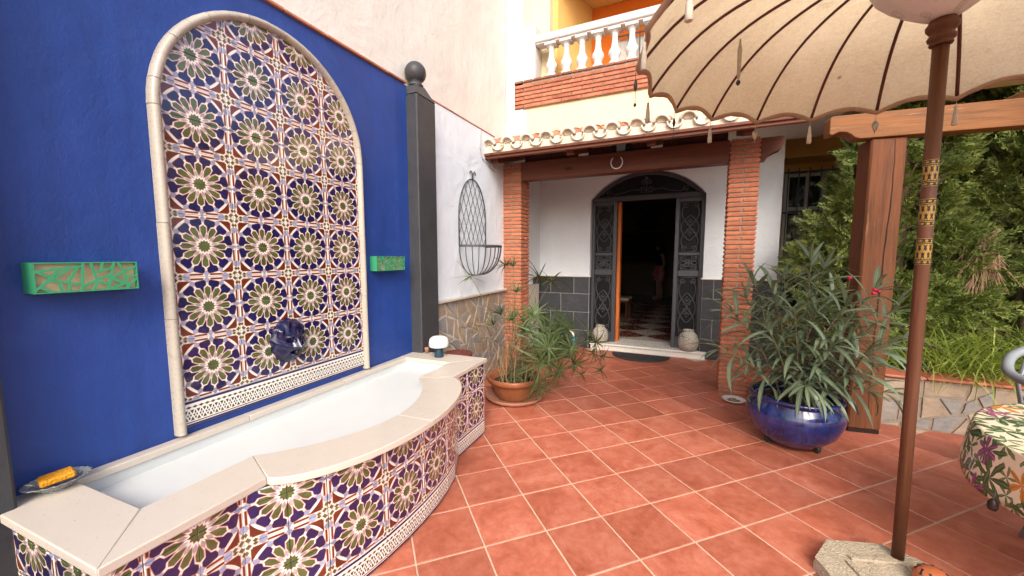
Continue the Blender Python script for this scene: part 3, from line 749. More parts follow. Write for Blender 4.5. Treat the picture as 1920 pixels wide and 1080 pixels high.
# ================================================================ arched tile panel
pt = wthing('tile_panel', 'tall arched panel of star-patterned glazed tiles on the blue wall', 'tile panel')
S0, ZB, CS, RI, SPR = .019, .771, .577, .556, 2.040
arch = [(CS - RI, .652), (CS + RI, .652)] + [(CS + RI * math.cos(a), SPR + RI * math.sin(a)) for a in np.linspace(0, math.pi, 41)]
m = MB(); m.prism(arch, 0, .0035, lambda a, b, h: (h, a, b)); m.build('grout_bed', M['grout_white'], pt)
MZ = .2785
full = {}
def tile_poly(poly, uo, vo, mat, border=False):
    cx = sum(p[0] for p in poly) / len(poly); cy = sum(p[1] for p in poly) / len(poly)
    m = MB(); m.prism([(p[0] - cx, p[1] - cy) for p in poly], 0, .0085, lambda a, b, h: (h, a, b), .0014, .0012)
    m.uv = [((p[1] + cx - uo) / MO, (p[2] + cy - vo) / (.121 if border else MZ)) for p in m.v]
    return m.mesh('tile', mat), (cx, cy)
def clip_arch(poly):
    ctr = (CS, 1.5)
    for i in range(len(arch)):
        a, b = arch[i], arch[(i + 1) % len(arch)]; ex, ey = b[0] - a[0], b[1] - a[1]; L = math.hypot(ex, ey)
        if L < 1e-6: continue
        poly = clip(poly, ey / L, -ex / L, ey / L * a[0] - ex / L * a[1])
        if len(poly) < 3: return []
    return poly
for c in range(4):
    for rr in range(-1, 14):
        if rr < 0: y0, y1 = .652, .771
        else: y0, y1 = ZB + rr * MZ / 2, ZB + (rr + 1) * MZ / 2
        x0, x1 = S0 + c * MO, S0 + (c + 1) * MO; g = .0019
        rect = [(x0 + g, y0 + g * .6), (x1 - g, y0 + g * .6), (x1 - g, y1 - g * .6), (x0 + g, y1 - g * .6)]
        p = clip_arch(rect)
        p2 = []
        for q in p:
            if not p2 or math.hypot(q[0] - p2[-1][0], q[1] - p2[-1][1]) > .004: p2.append(q)
        if len(p2) < 3: continue
        mod = ZB + (rr // 2) * MZ
        me, (cx, cy) = tile_poly(p2, x0, .651 if rr < 0 else mod, M['border'] if rr < 0 else M['rosette'], rr < 0)
        o = inst(me, 'tile', pt, (.003 + random.uniform(-.0005, .0008), cx, cy), (0, random.uniform(-.004, .004), random.uniform(-.004, .004)))
# raised trim: half-round pieces
def trim_piece(pa, pb, fn, n=6):
    prof = [(-.019, 0)] + [(-.019 * math.cos(a), .014 + .026 * math.sin(a)) for a in np.linspace(0, math.pi, 9)] + [(.019, 0)]
    m = MB(); vs = []; K = len(prof)
    for i in range(n + 1):
        t_ = pa + (pb - pa) * i / n; (s, z), (ls, lz) = fn(t_)
        for l, o in prof: vs.append((o, s + ls * l, z + lz * l))
    fs = [(i * K + j, i * K + (j + 1) % K, (i + 1) * K + (j + 1) % K, (i + 1) * K + j) for i in range(n) for j in range(K)]
    fs += [tuple(range(K))[::-1], tuple(n * K + j for j in range(K))]
    m.add(vs, fs); return m
RC = .5705
LJ = SPR - .632
def jl(t_): return (CS - RC, .632 + t_), (-1, 0)
def jr(t_): return (CS + RC, .632 + t_), (1, 0)
def ja(t_): return (CS + RC * math.cos(t_), SPR + RC * math.sin(t_)), (math.cos(t_), math.sin(t_))
def put_trim(pa, pb, fn, n):
    o = trim_piece(pa, pb, fn, n).build('trim', M['trim'], pt); o.location.x = random.uniform(0, .003); autosmooth(o, 40)
    bm = bmesh.new(); bm.from_mesh(o.data); bmesh.ops.recalc_face_normals(bm, faces=bm.faces); bm.to_mesh(o.data); bm.free()
cuts = [0, .52, .93, LJ * .999]
for a_, b_ in zip(cuts, cuts[1:]): put_trim(a_ + .0008, b_ - .0008, jl, 1); put_trim(a_ + .0008, b_ - .0008, jr, 1)
NA = 17
for i in range(NA): put_trim(math.pi * i / NA + .0015, math.pi * (i + 1) / NA - .0015, ja, 2)

# ================================================================ lion mask
lm = wthing('lion_mask_spout', 'glossy navy glazed lion head mask spout on the tile panel', 'lion head', .552, .010, .952)
def lion_h(x, y):                                  # x right, y up, unit ~ 0.1 m
    r = math.hypot(x / 1.02, y / 1.18); th = math.atan2(y, x)
    h = .62 * max(0, 1 - r ** 2.6) ** .5
    h += .06 * math.sin(th * 9 + 5 * r) * max(0, min(1, (r - .55) / .2)) * (1 - r ** 6)      # mane locks
    def gs(cx, cy, sx, sy, a): return a * math.exp(-((x - cx) / sx) ** 2 - ((y - cy) / sy) ** 2)
    h += gs(0, -.08, .17, .42, .42) + gs(0, -.34, .30, .17, .34)          # nose bridge, muzzle
    h += gs(-.28, .26, .17, .08, .22) + gs(.28, .26, .17, .08, .22)       # brow
    h -= gs(-.27, .08, .13, .09, .30) + gs(.27, .08, .13, .09, .30)       # eye sockets
    h += gs(-.29, .06, .06, .045, .10) + gs(.29, .06, .06, .045, .10)
    h += gs(-.42, -.22, .2, .2, .12) + gs(.42, -.22, .2, .2, .12)         # cheeks
    h -= gs(0, -.60, .17, .075, .34)                                       # open mouth
    h += gs(0, -.80, .22, .12, .18)                                        # chin
    h += gs(-.66, .66, .14, .14, .25) + gs(.66, .66, .14, .14, .25) - gs(-.66, .68, .06, .06, .16) - gs(.66, .68, .06, .06, .16)   # ears
    h += .05 * math.sin(x * 16) * max(0, min(1, (y - .35) / .2)) * (1 - r)
    return max(h, 0) if r < 1 else 0
m = MB(); NR, NT = 44, 96; vs = [(lion_h(0, 0) * .095, 0, 0)]
for i in range(1, NR + 1):
    r = (i / NR) ** .8
    for k in range(NT):
        th = 2 * math.pi * k / NT; x, y = 1.02 * r * math.cos(th), 1.18 * r * math.sin(th); ed = 1 + .035 * math.sin(th * 13) * (r > .97)
        vs.append((lion_h(x, y) * .095 if i < NR else -.004, x * .105 * ed, y * .105 * ed))
fs = [(0, 1 + k, 1 + (k + 1) % NT) for k in range(NT)] + [(1 + (i - 1) * NT + k, 1 + i * NT + k, 1 + i * NT + (k + 1) % NT, 1 + (i - 1) * NT + (k + 1) % NT) for i in range(1, NR) for k in range(NT)]
m.add(vs, fs); m.build('mask', M['navy_glaze'], lm, True)
m = MB(); m.lathe([(.013, 0), (.013, .02), (.009, .02), (.009, .002)], 16); o = m.build('spout', M['bronze_dark'], lm, True, loc=(.064, 0, -.064)); o.rotation_euler = (0, R(80), 0)

# ================================================================ green wall lamps
def green_lamp(label, s0, s1, z0, z1, n, seed):
    t = wthing('wall_lamp', label, 'wall lamp', (s0 + s1) / 2, 0, (z0 + z1) / 2, 'green pierced wall lamps'); w, h = (s1 - s0) / 2, (z1 - z0) / 2; th = .004
    m = MB()
    for (a0, a1, b0, b1) in ((-w, -w + th, -h, h), (w - th, w, -h, h), (-w + th, w - th, h - th, h), (-w + th, w - th, -h, -h + th)): m.box(.001, n - .0031, a0, a1, b0, b1)
    m.build('housing', M['lamp_green'], t)
    rr = random.Random(seed); m = MB()
    for cell in shards((-w, w, -h, h), .0017, rr, .8):
        cx = sum(p[0] for p in cell) / len(cell); cy = sum(p[1] for p in cell) / len(cell)
        hole = shrink(cell, .0038)
        if len(hole) != len(cell): hole = [(cx + (p[0] - cx) * .55, cy + (p[1] - cy) * .55) for p in cell]
        k = len(cell); 
        b_ = min(range(k), key=lambda o: sum(math.hypot(cell[i][0] - hole[(i + o) % k][0], cell[i][1] - hole[(i + o) % k][1]) for i in range(k))); hole = hole[b_:] + hole[:b_]
        vs = [(n, a, b) for a, b in cell] + [(n, a, b) for a, b in hole] + [(n - .003, a, b) for a, b in hole] + [(n - .003, a, b) for a, b in cell]
        m.add(vs, [(i, (i + 1) % k, (i + 1) % k + k, i + k) for i in range(k)] + [(i + k, (i + 1) % k + k, (i + 1) % k + 2 * k, i + 2 * k) for i in range(k)] + [((i + 1) % k + 3 * k, i + 3 * k, i + 2 * k, (i + 1) % k + 2 * k) for i in range(k)])
    m.build('pierced_front', M['lamp_green'], t)
    m = MB(); m.box(n - .020, n - .016, -w + .0045, w - .0045, -h + .0045, h - .0045); m.build('diffuser', M['diffuser'], t)
green_lamp('green box wall lamp with pierced front, left of the arch', -.398, -.127, 1.297, 1.400, .085, 5)
green_lamp('green box wall lamp with pierced front, between arch and dark post', 1.236, 1.545, 1.317, 1.423, .065, 9)

# ================================================================ things on the rim
t = wthing('table_lamp', 'small mushroom lamp with white shade and dark blue base on the basin rim', 'lamp', 1.650, .295, .6205)
m = MB(); m.lathe([(.036, 0), (.038, .004), (.031, .06), (.026, .082), (.02, .084)], 28); m.build('base', M['teal'], t, True)
m = MB(); m.lathe([(.02, .082), (.072, .084), (.078, .092), (.0775, .12), (.070, .150), (.050, .164), (.02, .169), (0, .170)], 32); m.build('shade', M['opal'], t, True)
t = wthing('cork_stopper', 'small brown cork beside the dark post on the basin rim', 'cork', 1.715, .136, .6205)
m = MB(); m.lathe([(.0, 0), (.016, 0), (.017, .018), (.017, .024)], 16); m.build('lower_cork', M['cork'], t, True)
m = MB(); m.lathe([(.019, .0245), (.019, .045), (.017, .048), (0, .049)], 16); m.build('top_cork', M['saucer'], t, True)
t = wthing('glass_dish', 'scalloped cut glass dish on the marble rim holding a yellow sponge', 'dish', -.392, .066, .6205)
def wobd(a, i): return 1 + (.05 * math.cos(a * 22) if i in (4, 5, 6) else 0)
m = MB(); m.lathe([(.0, .004), (.034, .004), (.05, .012), (.064, .026), (.082, .034), (.084, .036), (.080, .0365), (.062, .029), (.048, .015), (.032, .0075), (0, .0075)], 88, sx=.82, sy=1.0, wob=wobd); m.build('bowl', M['glass'], t, True)
m = MB(); m.lathe([(.028, 0), (.036, 0), (.036, .004), (.028, .004)], 32, sx=.82); m.build('foot', M['glass'], t, True)
t = wthing('sponge', 'worn yellow sponge lying in the glass dish', 'sponge', -.392, .066, .6205 + .0315)
m = MB(); m.box(-.030, .030, -.042, .042, 0, .022, .005); o = m.build('sponge_body', M['sponge'], t); o.rotation_euler = (R(4), R(3), R(-10))
# ================================================================ house
hs = thing('house', 'white house with brick porch, arched doorway and balustraded balcony above', 'house', (-.7, 4.8, 0))
HO = Vector((-.7, 4.8, 0))
def hb(name, mat, boxes, b=0, smooth=False):
    m = MB()
    for q in boxes: m.box(q[0] - HO.x, q[1] - HO.x, q[2] - HO.y, q[3] - HO.y, q[4], q[5], b)
    return m.build(name, mat, hs, smooth)
def hl(x, y, z): return (x - HO.x, y - HO.y, z)
YD, XL, XR = 6.0, -2.285, .955
DC, DH, SPRZ, SAG = -.685, .785, 2.27, .385
DR = (DH * DH + SAG * SAG) / (2 * SAG)
def arch_pts(c=DC, h=DH, spr=SPRZ, sag=SAG, n=20):
    r = (h * h + sag * sag) / (2 * sag); a0 = math.asin(h / r); return [(c + r * math.sin(a), spr + sag - r + r * math.cos(a)) for a in np.linspace(-a0, a0, n + 1)]
# door wall with arched opening (front y=YD, thickness .30)
ap = arch_pts(); m = MB(); y0, y1 = YD - HO.y, YD + .30 - HO.y
top = 3.1
L = [(XL - .3, 0), (XL - .3, top), (XR, top), (XR, 0)]
def sheet(y): 
    vs = [(XL - .3, 0), (DC - DH, 0), (DC - DH, top), (XL - .3, top), (DC + DH, 0), (XR, 0), (XR, top), (DC + DH, top)]
    return [(x - HO.x, y, z) for x, z in vs] + [(x - HO.x, y, z) for x, z in ap] + [(x - HO.x, y, top) for x, z in ap]
n = len(ap); fs = [(0, 1, 2, 3), (4, 5, 6, 7)] + [(8 + i, 8 + i + 1, 8 + n + i + 1, 8 + n + i) for i in range(n - 1)]
m.add(sheet(y0), fs); m.add(sheet(y1), [f[::-1] for f in fs])
op = [(DC - DH, 0)] + ap + [(DC + DH, 0)]
m.add([(x - HO.x, y0, z) for x, z in op] + [(x - HO.x, y1, z) for x, z in op], [(i, i + len(op), i + 1 + len(op), i + 1) for i in range(len(op) - 1)])
m.add([hl(XR, YD, 0), hl(XR, YD + .3, 0), hl(XR, YD + .3, top), hl(XR, YD, top)], [(0, 1, 2, 3)])
m.build('entrance_wall', M['white_stucco'], hs)
hb('side_wall', M['white_stucco'], [(XL - .3, XL, 4.79, YD - .002, 0, 3.05)])
hb('porch_ceiling', M['ceil'], [(XL - .002, 1.3, 4.86, YD - .004, 2.86, 2.95)])
# slate dado: left part, side wall part, right part, door reveals
def dado(x0, x1, rowsz, joints, back=True):
    for ri, (z0, z1) in enumerate(rowsz):
        js = [x0] + [j for j in joints[ri % len(joints)] if x0 < j < x1] + [x1]
        for a, b in zip(js, js[1:]):
            m = MB(); w, h = (b - a) / 2 - .005, (z1 - z0) / 2 - .005; m.box(-w, w, -.011, 0, -h, h, .003)
            inst(m.mesh('slate_tile', M['slate']), 'slate_tile', hs, hl((a + b) / 2, YD - .006 + random.uniform(-.002, .001), (z0 + z1) / 2))
RW = [(.845, 1.105), (.557, .845), (.272, .557), (.0, .272)]
dado(XL, DC - DH, RW, [(-2.09, -1.71), (-1.92,)])
dado(DC + DH + .0, XR, RW, [(.24, .64), (.44, .84)])
for q in ((XL, DC - DH, YD - .008, YD - .001, 0, 1.105), (DC + DH, XR, YD - .008, YD - .001, 0, 1.105), (XL + .001, XL + .008, 4.8, YD - .01, 0, 1.105)): hb('dado_grout', M['grout_grey'], [q])
for ri, (z0, z1) in enumerate(RW):
    js = [4.80] + ([5.05, 5.45, 5.85] if ri % 2 else [5.25, 5.65]) + [YD - .012]
    for a, b in zip(js, js[1:]):
        m = MB(); m.box(0, .011, -(b - a) / 2 + .005, (b - a) / 2 - .005, -(z1 - z0) / 2 + .005, (z1 - z0) / 2 - .005, .003)
        inst(m.mesh('slate_tile', M['slate']), 'slate_tile', hs, hl(XL + .005, (a + b) / 2, (z0 + z1) / 2))
    for sx, xx in ((1, DC - DH), (-1, DC + DH)):           # reveal tiles
        m = MB(); m.box(0 if sx > 0 else -.011, .011 if sx > 0 else 0, -.055, .055, -(z1 - z0) / 2 + .005, (z1 - z0) / 2 - .005, .003)
        inst(m.mesh('slate_tile', M['slate']), 'slate_tile', hs, hl(xx + sx * .001, YD + .056, (z0 + z1) / 2))
for a, b in ((XL + .012, DC - DH + .02), (DC + DH - .02, XR + .02)): hb('dado_ledge', M['step'], [(a, b, YD - .035, YD + .0, 1.107, 1.130)], .005)
hb('dado_ledge', M['step'], [(XL + .002, XL + .035, 4.8, YD - .036, 1.107, 1.130)], .005)
# step
hb('doorstep', M['step'], [(DC - DH + .035, DC + DH + .085, YD - .075, YD + .42, .075, .105)], .006)
hb('step_riser', M['step'], [(DC - DH + .05, DC + DH + .07, YD - .055, YD + .40, 0, .074)])

# ---- door: charcoal metal frame with wrought side panels
dr = bpy.data.objects.new('door', None); link(dr, hs); dr.location = hl(DC, YD + .13, .105); tag(dr, 'charcoal metal door frame with wrought iron side panels and arched fanlight')
def db(name, mat, q, b=0): m = MB(); m.box(*q, b); return m.build(name, mat, dr)
WX = DH - .002
TZ = 2.135                                           # transom underside, above step
LX0, LX1, RX0, RX1 = -WX, -.405, .405, WX
for (a, b) in ((LX0, LX0 + .05), (LX1 - .055, LX1), (RX0, RX0 + .055), (RX1 - .05, RX1)): db('stile', M['door_metal'], (a, b, -.035, .035, 0, TZ), .004)
for (a, b) in ((LX0 + .0505, LX1 - .0555), (RX0 + .0555, RX1 - .0505)):
    for z0, z1 in ((0, .16), (1.035, 1.12), (TZ - .055, TZ)): db('rail', M['door_metal'], (a, b, -.032, .032, z0, z1), .004)
    db('rail', M['door_metal'], (a, b, -.028, .028, 1.335, 1.375), .003)
    db('backing', M['door_back'], (a, b, .008, .016, .161, TZ - .056))
db('transom', M['door_metal'], (-WX, WX, -.045, .045, TZ + .001, TZ + .075), .006)
db('mullion_moulding', M['door_metal'], (-WX, WX, -.06, -.046, TZ + .015, TZ + .05), .004)
# fanlight: frame arc + dark glass
fa = arch_pts(0, DH - .004, SPRZ - .105, SAG - .004, 28); fi = arch_pts(0, DH - .07, SPRZ - .105, SAG - .065, 28)
fa = [(x, max(z, TZ + .077)) for x, z in fa]; fi = [(x, max(z, TZ + .077)) for x, z in fi]; n = len(fa); m = MB()
for y, fl in ((-.04, False), (.04, True)): 
    f4 = [(i, i + 1, n + i + 1, n + i) for i in range(n - 1)]; m.add([(x, y, z) for x, z in fi] + [(x, y, z) for x, z in fa], [f[::-1] if fl else f for f in f4])
m.add([(x, -.04, z) for x, z in fi] + [(x, .04, z) for x, z in fi], [(i, n + i, n + i + 1, i + 1) for i in range(n - 1)])
m.build('fan_frame', M['door_metal'], dr)
m = MB(); m.prism([(x, z) for x, z in fi][::-1], .01, .016, lambda a, b, h: (a, h, b)); m.build('fan_glass', M['door_back'], dr)
def spiral(cx, cz, r0, r1, a0, turns, n=26, sg=1):
    return [(cx + (r0 + (r1 - r0) * i / n) * math.cos(a0 + sg * turns * 2 * math.pi * i / n), -.012, cz + (r0 + (r1 - r0) * i / n) * math.sin(a0 + sg * turns * 2 * math.pi * i / n)) for i in range(n + 1)]
def iron_panel(w, h):
    """one symmetric scroll panel centred at origin, as a single shared mesh"""
    m = MB(); tr = .0088
    for sx in (-1, 1):
        k = w * .42
        # long S curves that bulge and cross, ending in volutes
        n = 40; cv = [(sx * k * (.95 * math.sin(math.pi * 1.5 * (t_ - .5)) * (1 if t_ > .0 else 1)), -.012, (t_ - .5) * h * .86) for t_ in np.linspace(0, 1, n)]
        m.tube(cv, tr, 6)
        lens = [(sx * k * .98 * math.sin(math.pi * t_) ** .8, -.014, (t_ - .5) * h * .50 - .02 * h) for t_ in np.linspace(0, 1, 30)]; m.tube(lens, tr * .9, 6)
        for sz in (-1, 1):
            m.tube(spiral(sx * k * .62, sz * h * .435, k * .36, k * .08, R(180) if sx > 0 else 0, 1.25, 24, sx * sz), tr * .85, 6)
            m.tube(spiral(sx * k * .30, sz * h * .10, k * .26, k * .06, R(90) * sz, 1.1, 20, sx * sz), tr * .8, 6)
            m.tube([(sx * k * .05, -.014, sz * h * .02), (sx * k * .34, -.014, sz * h * .055), (sx * k * .42, -.014, sz * h * .03)], tr * .8, 5)
    for z in np.linspace(-.16, .16, 7): m.obox(Matrix.Translation((0, -.015, z * h)) @ Matrix.Rotation(R(45), 4, 'Y'), .011, .008, .011, .003)
    for sx in (-1, 1): m.tube([(sx * w * .47, -.012, -h * .49), (sx * w * .47, -.012, h * .49)], tr * .8, 5)
    for sz in (-1, 1): m.tube([(-w * .47, -.012, sz * h * .485), (w * .47, -.012, sz * h * .485)], tr * .8, 5)
    return m.mesh('scrollwork', M['iron'], True)
pw = LX1 - LX0 - .107
meA, meB, meC = iron_panel(pw, .70), iron_panel(pw, .86), iron_panel(pw, .21)
for cx in ((LX0 + LX1) / 2 - .0025, (RX0 + RX1) / 2 + .0025):
    inst(meB, 'scrollwork', dr, (cx, 0, .60)); inst(meA, 'scrollwork', dr, (cx, 0, 1.728)); inst(meC, 'scrollwork', dr, (cx, 0, 1.228))
m = MB(); z = TZ + .09
for sx in (-1, 1):
    m.tube(spiral(sx * .055, z + .05, .05, .012, R(0) if sx > 0 else R(180), 1.3, 26, sx), .007, 6); m.tube(spiral(sx * .04, z + .16, .035, .01, R(200) if sx > 0 else R(-20), 1.2, 22, -sx), .007, 6)
    m.tube([(sx * .09, -.012, z + .06), (sx * .2, -.012, z + .07), (sx * .32, -.012, z + .03), (sx * .45, -.012, z + .012), (sx * .55, -.012, z + .04)], .007, 6)
    m.tube(spiral(sx * .52, z + .05, .045, .012, R(-90), 1.2, 22, sx), .007, 6)
m.tube([(0, -.012, z), (0, -.012, z + .24)], .008, 6); m.obox(Matrix.Translation((0, -.014, z + .22)) @ Matrix.Rotation(R(45), 4, 'Y'), .02, .008, .02, .004)
m.build('fan_scrollwork', M['iron'], dr, True)
db('door_jamb', M['door_wood'], (LX1 + .001, LX1 + .045, .036, .16, 0, TZ - .002), .004)
db('door_leaf', M['door_wood'], (LX1 - .40, LX1 - .01, .19, .235, 0, TZ - .01), .004)

# ---- room behind the door
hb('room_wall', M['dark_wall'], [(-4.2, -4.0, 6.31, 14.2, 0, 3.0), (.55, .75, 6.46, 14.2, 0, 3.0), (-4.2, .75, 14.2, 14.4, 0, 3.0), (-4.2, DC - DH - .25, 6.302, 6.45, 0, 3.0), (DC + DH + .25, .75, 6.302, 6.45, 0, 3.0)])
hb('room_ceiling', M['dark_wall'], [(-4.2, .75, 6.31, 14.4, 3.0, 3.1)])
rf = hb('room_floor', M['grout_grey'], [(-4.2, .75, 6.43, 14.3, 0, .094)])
chk = MB(); chk.box(-.238, .238, -.238, .238, -.006, .006, .001); ca, cb_ = chk.mesh('floor_tile', M['tile_white']), chk.mesh('floor_tile', M['tile_red'])
for i in range(-4, 22):
    for j in range(-14, 16):
        x, y = -.7 + c45 * .48 * (i - j), 6.5 + c45 * .48 * (i + j)
        if not (6.7 < y < 11.6): continue
        lo = -1.10 / 6.15 * y - .1; hi = -.27 / 6.15 * y + .1
        if lo - .35 < x < hi + .35: inst((ca, cb_)[(i % 2) ^ (j % 2)], 'floor_tile', rf, (x - HO.x, y - HO.y, .0975), (0, 0, R(45)))
hb('threshold', M['tile_white'], [(-1.2, -.2, YD + .421, 6.62, .0945, .1035)], .002)

# ---- brick pillars
bm_ = MB(); bm_.box(-.129, .129, -.0615, .0615, -.0165, .0165, .004); brick_me = bm_.mesh('brick', M['brick'])
def pillar(x0, x1, y0, y1, zt, dz=.0462):
    p = bpy.data.objects.new('brick_pillar', None); link(p, hs); p.location = hl((x0 + x1) / 2, (y0 + y1) / 2, 0)
    w, d = (x1 - x0) / 2, (y1 - y0) / 2
    m = MB(); m.box(-w + .012, w - .012, -d + .012, d - .012, 0, zt); m.build('mortar_core', M['mortar'], p)
    k = int(zt / dz)
    for i in range(k):
        z = .02 + i * dz + dz / 2 - .01
        for q in (-1, 1):
            if i % 2: inst(brick_me, 'brick', p, (random.uniform(-.002, .002), q * (d - .0615), z), (0, 0, random.uniform(-.006, .006)), (w / .129, 1, 1))
            else: inst(brick_me, 'brick', p, (q * (w - .0615), random.uniform(-.002, .002), z), (0, 0, R(90) + random.uniform(-.006, .006)), (d / .129, 1, 1))
    return p
pillar(-2.232, -1.972, 4.52, 4.785, 2.565); pillar(.264, .526, 4.52, 4.785, 2.565)

# ---- porch beams and roof
m = MB(); m.box(-1.06, 1.06, -.075, .075, -.108, .108, .006); o = m.build('porch_beam', M['beam'], hs, loc=hl(-.854, 4.585, 2.452)); o.scale = (1.052, 1, 1)
# shaped beam end right of the pillar
prof = [(0, -.105), (.045, -.105), (.055, -.085), (.075, -.06), (.12, -.035), (.16, -.02), (.185, .03), (.195, .105), (0, .105)]
m = MB(); m.prism(prof, -.06, .06, lambda a, b, h: (a, -h, b)); o = m.build('beam_end', M['beam'], hs, loc=hl(.527, 4.62, 2.452)); bv = o.modifiers.new('e', 'BEVEL'); bv.width = .005; bv.segments = 2
rt = bpy.data.objects.new('porch_roof', None); link(rt, hs); rt.location = hl(-.7, 4.05, 2.56)
RO = Vector((-.7, 4.05, 2.56)); PX0, PX1 = -2.235, .80
sl = math.atan2(.42, .75)
def rl(x, y, z): return (x - RO.x, y - RO.y, z - RO.z)
SLO = .27
def slp(y): return (y - 4.05) * SLO                    # roof slope
for i, yy in enumerate(np.arange(4.04, 4.80, .095)):       # planked underside
    m = MB(); m.obox(Matrix.Rotation(math.atan(SLO), 4, 'X'), (PX1 - PX0) / 2, .052, .010, .003); m.build('plank', M['plank'], rt, loc=rl((PX0 + PX1) / 2, yy + .047, 2.545 + slp(yy + .047)))
m = MB(); m.box(-(PX1 - PX0) / 2, (PX1 - PX0) / 2, -.018, .018, -.036, .03, .006); m.build('fascia', M['beam'], rt, loc=rl((PX0 + PX1) / 2, 4.028, 2.545))
m = MB(); m.box(-(PX1 - PX0) / 2 + .01, (PX1 - PX0) / 2 - .01, -.010, .010, -.015, .012, .004); m.build('fascia_moulding', M['rafter'], rt, loc=rl((PX0 + PX1) / 2, 3.999, 2.555))
for xr in (-2.13, -1.24, -.43, .38):
    m = MB(); pr = [(-.02, -.05), (.02, -.065), (.78, -.065), (.78, .03), (-.02, .03)]; m.prism(pr, -.042, .042, lambda a, b, h: (h, a, b + a * SLO)); o = m.build('rafter', M['rafter'], rt, loc=rl(xr, 4.13, 2.545)); bv = o.modifiers.new('e', 'BEVEL'); bv.width = .004
for a, b in ((-1.98, -1.30), (-1.18, -.49), (-.37, .25)):
    m = MB(); m.box(-(b - a) / 2, (b - a) / 2, -.012, .012, -.05, .05, .003); m.build('infill_board', M['rafter'], rt, loc=rl((a + b) / 2, 4.66, 2.62))
# curved clay tiles: covers and channels
def half_tile(r0, r1, L, up=True, th=.012, n=9):
    m = MB(); sg = 1 if up else -1; vs = []
    for (y, rr) in ((0, r0), (L, r1)):
        for q in (rr, rr - th):
            for a in np.linspace(0, math.pi, n): vs.append((q * math.cos(a), y, sg * q * math.sin(a) * .92))
    fs = []
    for a in range(n - 1):
        fs += [(a, a + 1, 2 * n + a + 1, 2 * n + a), (n + a + 1, n + a, 3 * n + a, 3 * n + a + 1), (a + 1, a, n + a, n + a + 1), (2 * n + a, 2 * n + a + 1, 3 * n + a + 1, 3 * n + a)]
    fs += [(0, 2 * n, 3 * n, n), (n - 1, 2 * n - 1, 4 * n - 1, 3 * n - 1)]; m.add(vs, [f if up else f[::-1] for f in fs]); return m
cov = half_tile(.078, .066, .42).mesh('roof_tile', M['roof_clay'], True); cha = half_tile(.070, .080, .42, False).mesh('channel_tile', M['whitewash'], True)
cap_m = half_tile(.082, .080, .055, th=.024).mesh('tile_lip', M['whitewash'], True)
capc = half_tile(.071, .071, .010, False, th=.012).mesh('tile_lip', M['whitewash'], True)
pg_ = MB(); pg_.prism([(.072 * math.cos(q), .066 * math.sin(q)) for q in np.linspace(0, math.pi, 11)], 0, .03, lambda a, b, h: (a, h, b)); plug = pg_.mesh('mortar_plug', M['whitewash'])
pitch = .2262; sa = math.atan(SLO)
for i in range(13):
    x = -2.144 + i * pitch
    for k in range(3):
        y = 4.008 + k * .30; z = 2.668 + slp(y) + k * .006
        if y < 4.75: 
            o = inst(cov, 'roof_tile', rt, rl(x + random.uniform(-.004, .004), y, z), (sa + random.uniform(-.02, .02), 0, random.uniform(-.02, .02)))
            if k == 0: inst(cap_m, 'tile_lip', o, (0, -.012, 0)); inst(plug, 'mortar_plug', o, (0, .035, 0))
        if i < 12 and k < 3:
            o = inst(cha, 'channel_tile', rt, rl(x + pitch / 2, y, z - .001), (sa, 0, random.uniform(-.02, .02)))
            if k == 0: inst(capc, 'tile_lip', o, (0, -.017, 0))
m = MB(); m.prism([(0, 0), (.8, .8 * SLO), (.8, .8 * SLO + .10), (.03, .105), (0, .07)], -(PX1 - PX0) / 2 + .01, (PX1 - PX0) / 2 - .01, lambda a, b, h: (h, a, b)); m.build('mortar_bed', M['whitewash'], rt, loc=rl((PX0 + PX1) / 2, 4.035, 2.577))

# ---- upper facade, balcony
BX1 = 2.6
hb('facade', M['yellow_render'], [(-2.02, BX1, 4.80, 4.95, 2.862, 3.285)])
hb('pilaster', M['white_paint'], [(-2.30, -2.066, 4.782, 5.2, 2.862, 7.0), (-2.0655, -1.905, 4.79, 5.0, 3.62, 4.265), (-2.0655, -2.0201, 4.795, 4.95, 2.862, 3.285)])
bl = bpy.data.objects.new('balcony', None); link(bl, hs); bl.location = hl(-.7, 4.8, 3.285)
BO = Vector((-.7, 4.8, 3.285))
def bb(name, mat, q, b=0): m = MB(); m.box(q[0] - BO.x, q[1] - BO.x, q[2] - BO.y, q[3] - BO.y, q[4] - BO.z, q[5] - BO.z, b); return m.build(name, mat, bl)
bb('brick_core', M['mortar'], (-2.18, BX1, 4.782, 4.96, 3.286, 3.598))
b2 = MB(); b2.box(-.121, .121, -.012, .012, -.0185, .0185, .003); bme = b2.mesh('brick', M['old_brick'])
for r_ in range(6):
    x = -2.175 + (.125 if r_ % 2 else 0) - .125
    while x < 1.0:
        a, b = max(x, -2.178), min(x + .25, BX1)
        if b - a > .05: inst(bme, 'brick', bl, ((a + b) / 2 - BO.x, 4.776 - BO.y + random.uniform(-.002, .002), 3.312 + r_ * .0485 - BO.z), (0, 0, random.uniform(-.004, .004)), ((b - a - .010) / .242, 1, 1))
        x += .25
b3 = MB(); b3.box(-.058, .058, -.095, .095, -.013, .013, .004); b3m = b3.mesh('cap_brick', M['sooty_brick'])
x = -2.12
while x < 1.0: inst(b3m, 'cap_brick', bl, (x - BO.x, 4.86 - BO.y, 3.612 - BO.z + random.uniform(-.002, .002))); x += .127
bp_ = [(r_ * 1.18, z_) for r_, z_ in [(.058, 0), (.062, .012), (.058, .03), (.042, .05), (.034, .065), (.048, .10), (.060, .135), (.056, .165), (.038, .20), (.030, .25), (.027, .32), (.030, .335), (.034, .345), (.030, .355), (.040, .37), (.052, .385)]]
m = MB(); m.lathe(bp_, 20); me = m.mesh('baluster', M['white_paint'], True)
